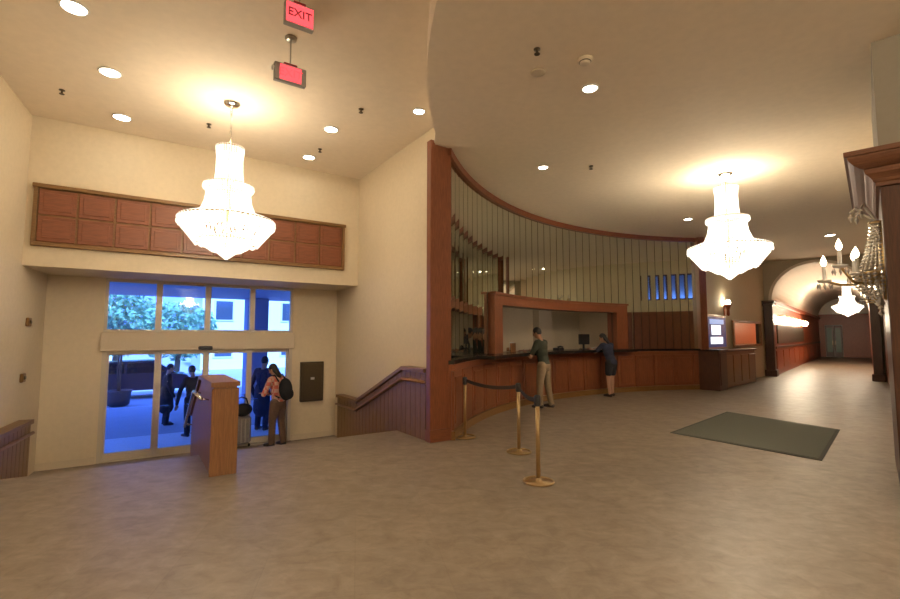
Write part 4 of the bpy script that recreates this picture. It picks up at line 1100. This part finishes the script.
    if outfit.get('backpack'):
        bp = MB(); bp.ball(up(0, -.22, .24), 1, 18, (.17 * k, .11 * k, .24 * k), Mx.to_4x4()); bp.ball(up(0, -.30, .14), 1, 14, (.13 * k, .06 * k, .12 * k), Mx.to_4x4())
        pk = thing('backpack', 'dark backpack worn by the woman by the glass doors', 'backpack', (0, 0, 0)); pk.matrix_world = t.matrix_basis
        pk.location = t.location; pk.rotation_euler = t.rotation_euler
        link('bag', remesh_obj(bp, .016, 4), 'black_cloth', pk, True)
        for s in (-1, 1):
            MB().tube([up(.11 * s, -.15, .42), up(.12 * s, -.06, .56), up(.12 * s, .07, .53), up(.12 * s, .135, .38), up(.13 * s, .10, .2), up(.12 * s, -.14, .08)], .016, 8).build('strap', 'black_cloth', pk, smooth=True)
    return t
# man at the counter
tm = th_u(543.5, RR - .62); pm = pt(tm, RR - .62); fo = Vector((math.cos(tm), math.sin(tm), 0))
zc = ZB + .07 + .02
person('man in a dark green shirt and khaki trousers leaning at the reception counter', pm, fo, 1.76,
       dict(lean=.14, head=.45, turn=.15, hands={-1: (-.14, .42, zc + .02), 1: (.12, .40, zc + .02)}, elbows={-1: (-.30, .16, 1.10), 1: (.30, .14, 1.10)}, hand_dir={-1: (.25, 1, 0), 1: (-.25, 1, 0)}, feet={-1: (-.12, .04), 1: (.13, -.10)}),
       dict(skin='skin_tan', hair='hair_dark', top='shirt_green', bottom='khaki', sleeve='short'))
tm = th_u(609, RR - .60); pm = pt(tm, RR - .60); fo = Vector((math.cos(tm), math.sin(tm), 0))
person('woman in a navy top and dark shorts leaning on the reception counter', pm, fo, 1.66,
       dict(lean=.30, head=.5, turn=.5, hands={-1: (-.22, .46, zc + .02), 1: (.10, .44, zc + .02)}, elbows={-1: (-.30, .20, 1.13), 1: (.28, .22, 1.13)}, hand_dir={-1: (.5, 1, 0), 1: (-.5, 1, 0)}, feet={-1: (-.10, -.06), 1: (.12, .03)}, hipy=-.05),
       dict(skin='skin', hair='hair_dark', top='navy', bottom='black_cloth', sleeve='short', legs='shorts', long_hair=True))
pw_ = on_z(277, 446, ZL)
person('woman in a red plaid shirt and brown trousers standing inside the glass doors', pw_, (-.90, .35, 0), 1.66,
       dict(lean=.12, head=.55, turn=.2, hands={-1: (-.05, .34, 1.02), 1: (.10, .34, 1.0)}, elbows={-1: (-.30, .10, 1.05), 1: (.30, .08, 1.05)}, hand_dir={-1: (.4, 1, .2), 1: (-.4, 1, .2)}, feet={-1: (-.11, .05), 1: (.11, -.06)}),
       dict(skin='skin', hair='hair_dark', top='plaid_red', bottom='brown_cloth', sleeve='long', long_hair=True, backpack=True))
# suitcase inside the doors
ps = on_z(240, 447, ZL)
su = thing('rolling_suitcase', 'grey rolling suitcase with a dark bag on top inside the doors', 'suitcase', ps, ROT_AB + .3)
MB().box((0, 0, .33), (.36, .22, .54), bevel=.04).build('shell', 'bag_grey', su)
for k in range(4): MB().box((-.12 + .08 * k, -.115, .33), (.02, .012, .46), bevel=.003).build('rib', 'grey_plastic', su)
for x in (-.14, .14):
    for y in (-.08, .08): MB().cone((x - .012, y, .03), (x + .012, y, .03), .03, .03, 14).build('wheel', 'tyre', su)
MB().tube([(-.11, .08, .58), (-.11, .10, 1.02), (.11, .10, 1.02), (.11, .08, .58)], .010, 8).build('handle', 'nickel', su, smooth=True)
bg = thing('shoulder_bag', 'soft dark bag resting on the grey suitcase', 'bag', Vector((ps.x, ps.y, ZL + .602)), ROT_AB + .3)
f = MB(); f.ball((0, -.06, .13), 1, 16, (.20, .10, .13)); link('pouch', remesh_obj(f, .014, 3), 'black_cloth', bg, True)
MB().tube([(-.15, 0, .2), (-.1, 0, .34), (0, .0, .38), (.1, 0, .34), (.15, 0, .2)], .012, 8).build('strap', 'black_cloth', bg, smooth=True)

# ================================================================== OUTDOORS
ZO = ZL - .02
mb = MB(); mb.prism([AB(-40, BD + .26), AB(40, BD + .26), AB(40, 90), AB(-40, 90)], ZO - .1, ZO)
gr = struct(mb.build('forecourt_ground', 'asphalt'), 'forecourt paving outside the glass doors', 'ground')
mb = MB(); mb.prism([AB(-3, BD + .26), AB(6, BD + .26), AB(6, 12.6), AB(-3, 12.6)], ZO + .001, ZO + .015); mb.build('entrance_apron', 'paver_light', gr)
cn = thing('entrance_canopy', 'porch canopy on columns outside the entrance', 'canopy', AB(1, 14, ZO), ROT_AB)
MB().box((0, .6, 3.80), (16, 8.0, .5), bevel=.02).build('roof_slab', 'canopy', cn)
for x in (-6.2, 2.6): MB().box((x, 4.0, 1.77), (.7, .7, 3.54), bevel=.02).build('column', 'canopy', cn)
# car
pc = on_z(124, 400, ZO)
car = thing('parked_car', 'dark car parked outside the glass doors', 'car', pc + B_ * .8, ROT_AB); car.scale = (.88, .88, .86)
# side profile in local x, extruded across y
body = [(-2.25, .35), (-2.25, .80), (-2.05, .95), (-1.2, 1.02), (1.45, 1.02), (2.15, .92), (2.28, .75), (2.28, .35)]
MB().extr(body, [lambda p: Vector((p[0], -.85, p[1])), lambda p: Vector((p[0], .85, p[1]))]).build('body', 'car_paint', car)
cab = [(-1.45, 1.02), (-.75, 1.52), (.95, 1.55), (1.75, 1.02)]
MB().extr(cab, [lambda p: Vector((p[0], -.80 + (p[1] - 1.02) * .25, p[1])), lambda p: Vector((p[0], .80 - (p[1] - 1.02) * .25, p[1]))]).build('cabin', 'car_paint', car)
for xs in ([(-1.25, 1.05), (-.72, 1.45), (-.05, 1.46), (-.05, 1.05)], [(.05, 1.05), (.05, 1.46), (.85, 1.48), (1.45, 1.05)]):
    MB().extr(xs, [lambda p: Vector((p[0], -.81 + (p[1] - 1.02) * .25, p[1])), lambda p: Vector((p[0], -.79 + (p[1] - 1.02) * .25, p[1]))]).build('side_window', 'car_glass', car)
for x in (-1.4, 1.4):
    for y in (-.80, .80):
        w = MB().cone((x, y - .11, .33), (x, y + .11, .33), .33, .33, 24).build('wheel', 'tyre', car)
        MB().cone((x, y + math.copysign(.10, y), .33), (x, y + math.copysign(.125, y), .33), .2, .18, 18).build('hubcap', 'nickel', w)
for y in (-.65, .65): MB().box((2.27, y, .72), (.06, .3, .14), bevel=.02).build('headlight', 'white_plastic', car)
MB().box((2.27, 0, .45), (.08, 1.7, .16), bevel=.02).build('bumper', 'black_plastic', car)
# planter
pp_ = on_z(118, 406, ZO)
pl = thing('potted_tree', 'round dark planter with a slim tree outside the doors', 'planter', pp_)
MB().lathe([(.22, 0), (.30, .05), (.34, .42), (.37, .46), (.37, .5), (.32, .5), (.31, .44), (0, .44)], 24).build('pot', 'pot', pl, smooth=True)
MB().tube([(.02, 0, .42), (0, .02, 1.0), (.03, 0, 1.7)], .03, 8).tube([(-.04, 0, .42), (-.08, .02, 1.1), (-.06, .03, 1.75)], .025, 8).build('trunk', 'bark', pl, smooth=True)
def leaf_cloud(n, c, rx, rz, size, seed):
    rn = random.Random(seed); mb = MB()
    for _ in range(n):
        while True:
            p = Vector((rn.uniform(-1, 1), rn.uniform(-1, 1), rn.uniform(-1, 1)))
            if p.length < 1: break
        p = Vector((p.x * rx, p.y * rx, p.z * rz)) + Vector(c)
        a = Vector((rn.uniform(-1, 1), rn.uniform(-1, 1), rn.uniform(-1, 1))).normalized(); b_ = a.cross(Vector((rn.uniform(-1, 1), rn.uniform(-1, 1), rn.uniform(-1, 1)))).normalized()
        s = size * rn.uniform(.6, 1.3)
        mb.quad(p - a * s, p + b_ * s * .45, p + a * s, p - b_ * s * .45)
    return mb
leaf_cloud(350, (0, 0, 2.1), .5, .6, .09, 11).build('foliage', 'leaf', pl)['kind'] = 'stuff'
# trees and building across the forecourt
for i, (a, b, hh, lb) in enumerate([(-3.8, 27, 4.3, 'leafy tree across the forecourt seen through the left transom pane'), (-.9, 31, 5.0, 'taller leafy tree standing between two others across the forecourt'), (1.8, 28, 4.0, 'leafy tree across the forecourt beside the pale building')]):
    t = thing('forecourt_tree', lb, 'tree', AB(a, b, ZO), 0, 'trees across the forecourt')
    MB().tube([(0, 0, 0), (.1, 0, hh * .35), (0, .1, hh * .7)], .16, 8, .07).build('trunk', 'bark', t, smooth=True)
    leaf_cloud(1700, (0, 0, hh * .62), 1.9, hh * .38, .20, 20 + i).build('foliage', 'leaf', t)['kind'] = 'stuff'
bd = thing('far_building', 'pale low building across the forecourt', 'building', AB(9, 34, ZO), ROT_AB)
MB().box((0, 3, 2.7), (11, 6, 5.4), bevel=.03).build('wall', 'facade', bd)
MB().box((0, 3, 5.55), (11.4, 6.4, .3), bevel=.03).build('roof', 'canopy', bd)
for r in range(2):
    for c in range(5):
        wf = MB().box((-4.2 + 2.1 * c, -.03, 1.5 + 2.4 * r), (1.2, .08, 1.4), bevel=.01).build('window', 'white_plastic', bd)
        MB().box((-4.2 + 2.1 * c, -.06, 1.5 + 2.4 * r), (1.0, .06, 1.2)).build('pane', 'facade_glass', wf)
bd = thing('far_building', 'white garage building with a wide dark doorway across the forecourt', 'building', AB(-14, 40, ZO), ROT_AB)
MB().box((0, 3, 2.4), (26, 6, 4.8), bevel=.03).build('wall', 'facade', bd)
MB().box((0, 3, 4.95), (26.4, 6.4, .3), bevel=.03).build('roof', 'canopy', bd)
for c in range(8): MB().box((-11 + 3.1 * c, -.03, 1.6), (2.0, .08, 2.6), bevel=.01).build('window', 'facade_glass', bd)
# people outside
oc = dict(skin='skin', hair='hair_dark', top='black_cloth', bottom='black_cloth', sleeve='long', coat=True)
stand = lambda: dict(lean=.05, head=.25, hands={-1: (-.28, .12, .72), 1: (.28, .12, .72)}, elbows={-1: (-.31, -.02, 1.02), 1: (.31, -.02, 1.02)})
person('person in a dark coat outside the doors beside the parked car', on_z(165, 425, ZO), (.7, .6, 0), 1.52, stand(), oc)
person('person in dark clothes outside the doors beside the stair divider', on_z(191, 436, ZO + .016), (-.8, .4, 0), 1.55, stand(), dict(oc, coat=False))
person('person in navy outside the doors behind the woman with the backpack', on_z(261, 430, ZO + .016), (.3, 1, 0), 1.72, stand(), dict(oc, top='navy', bottom='navy', coat=True))
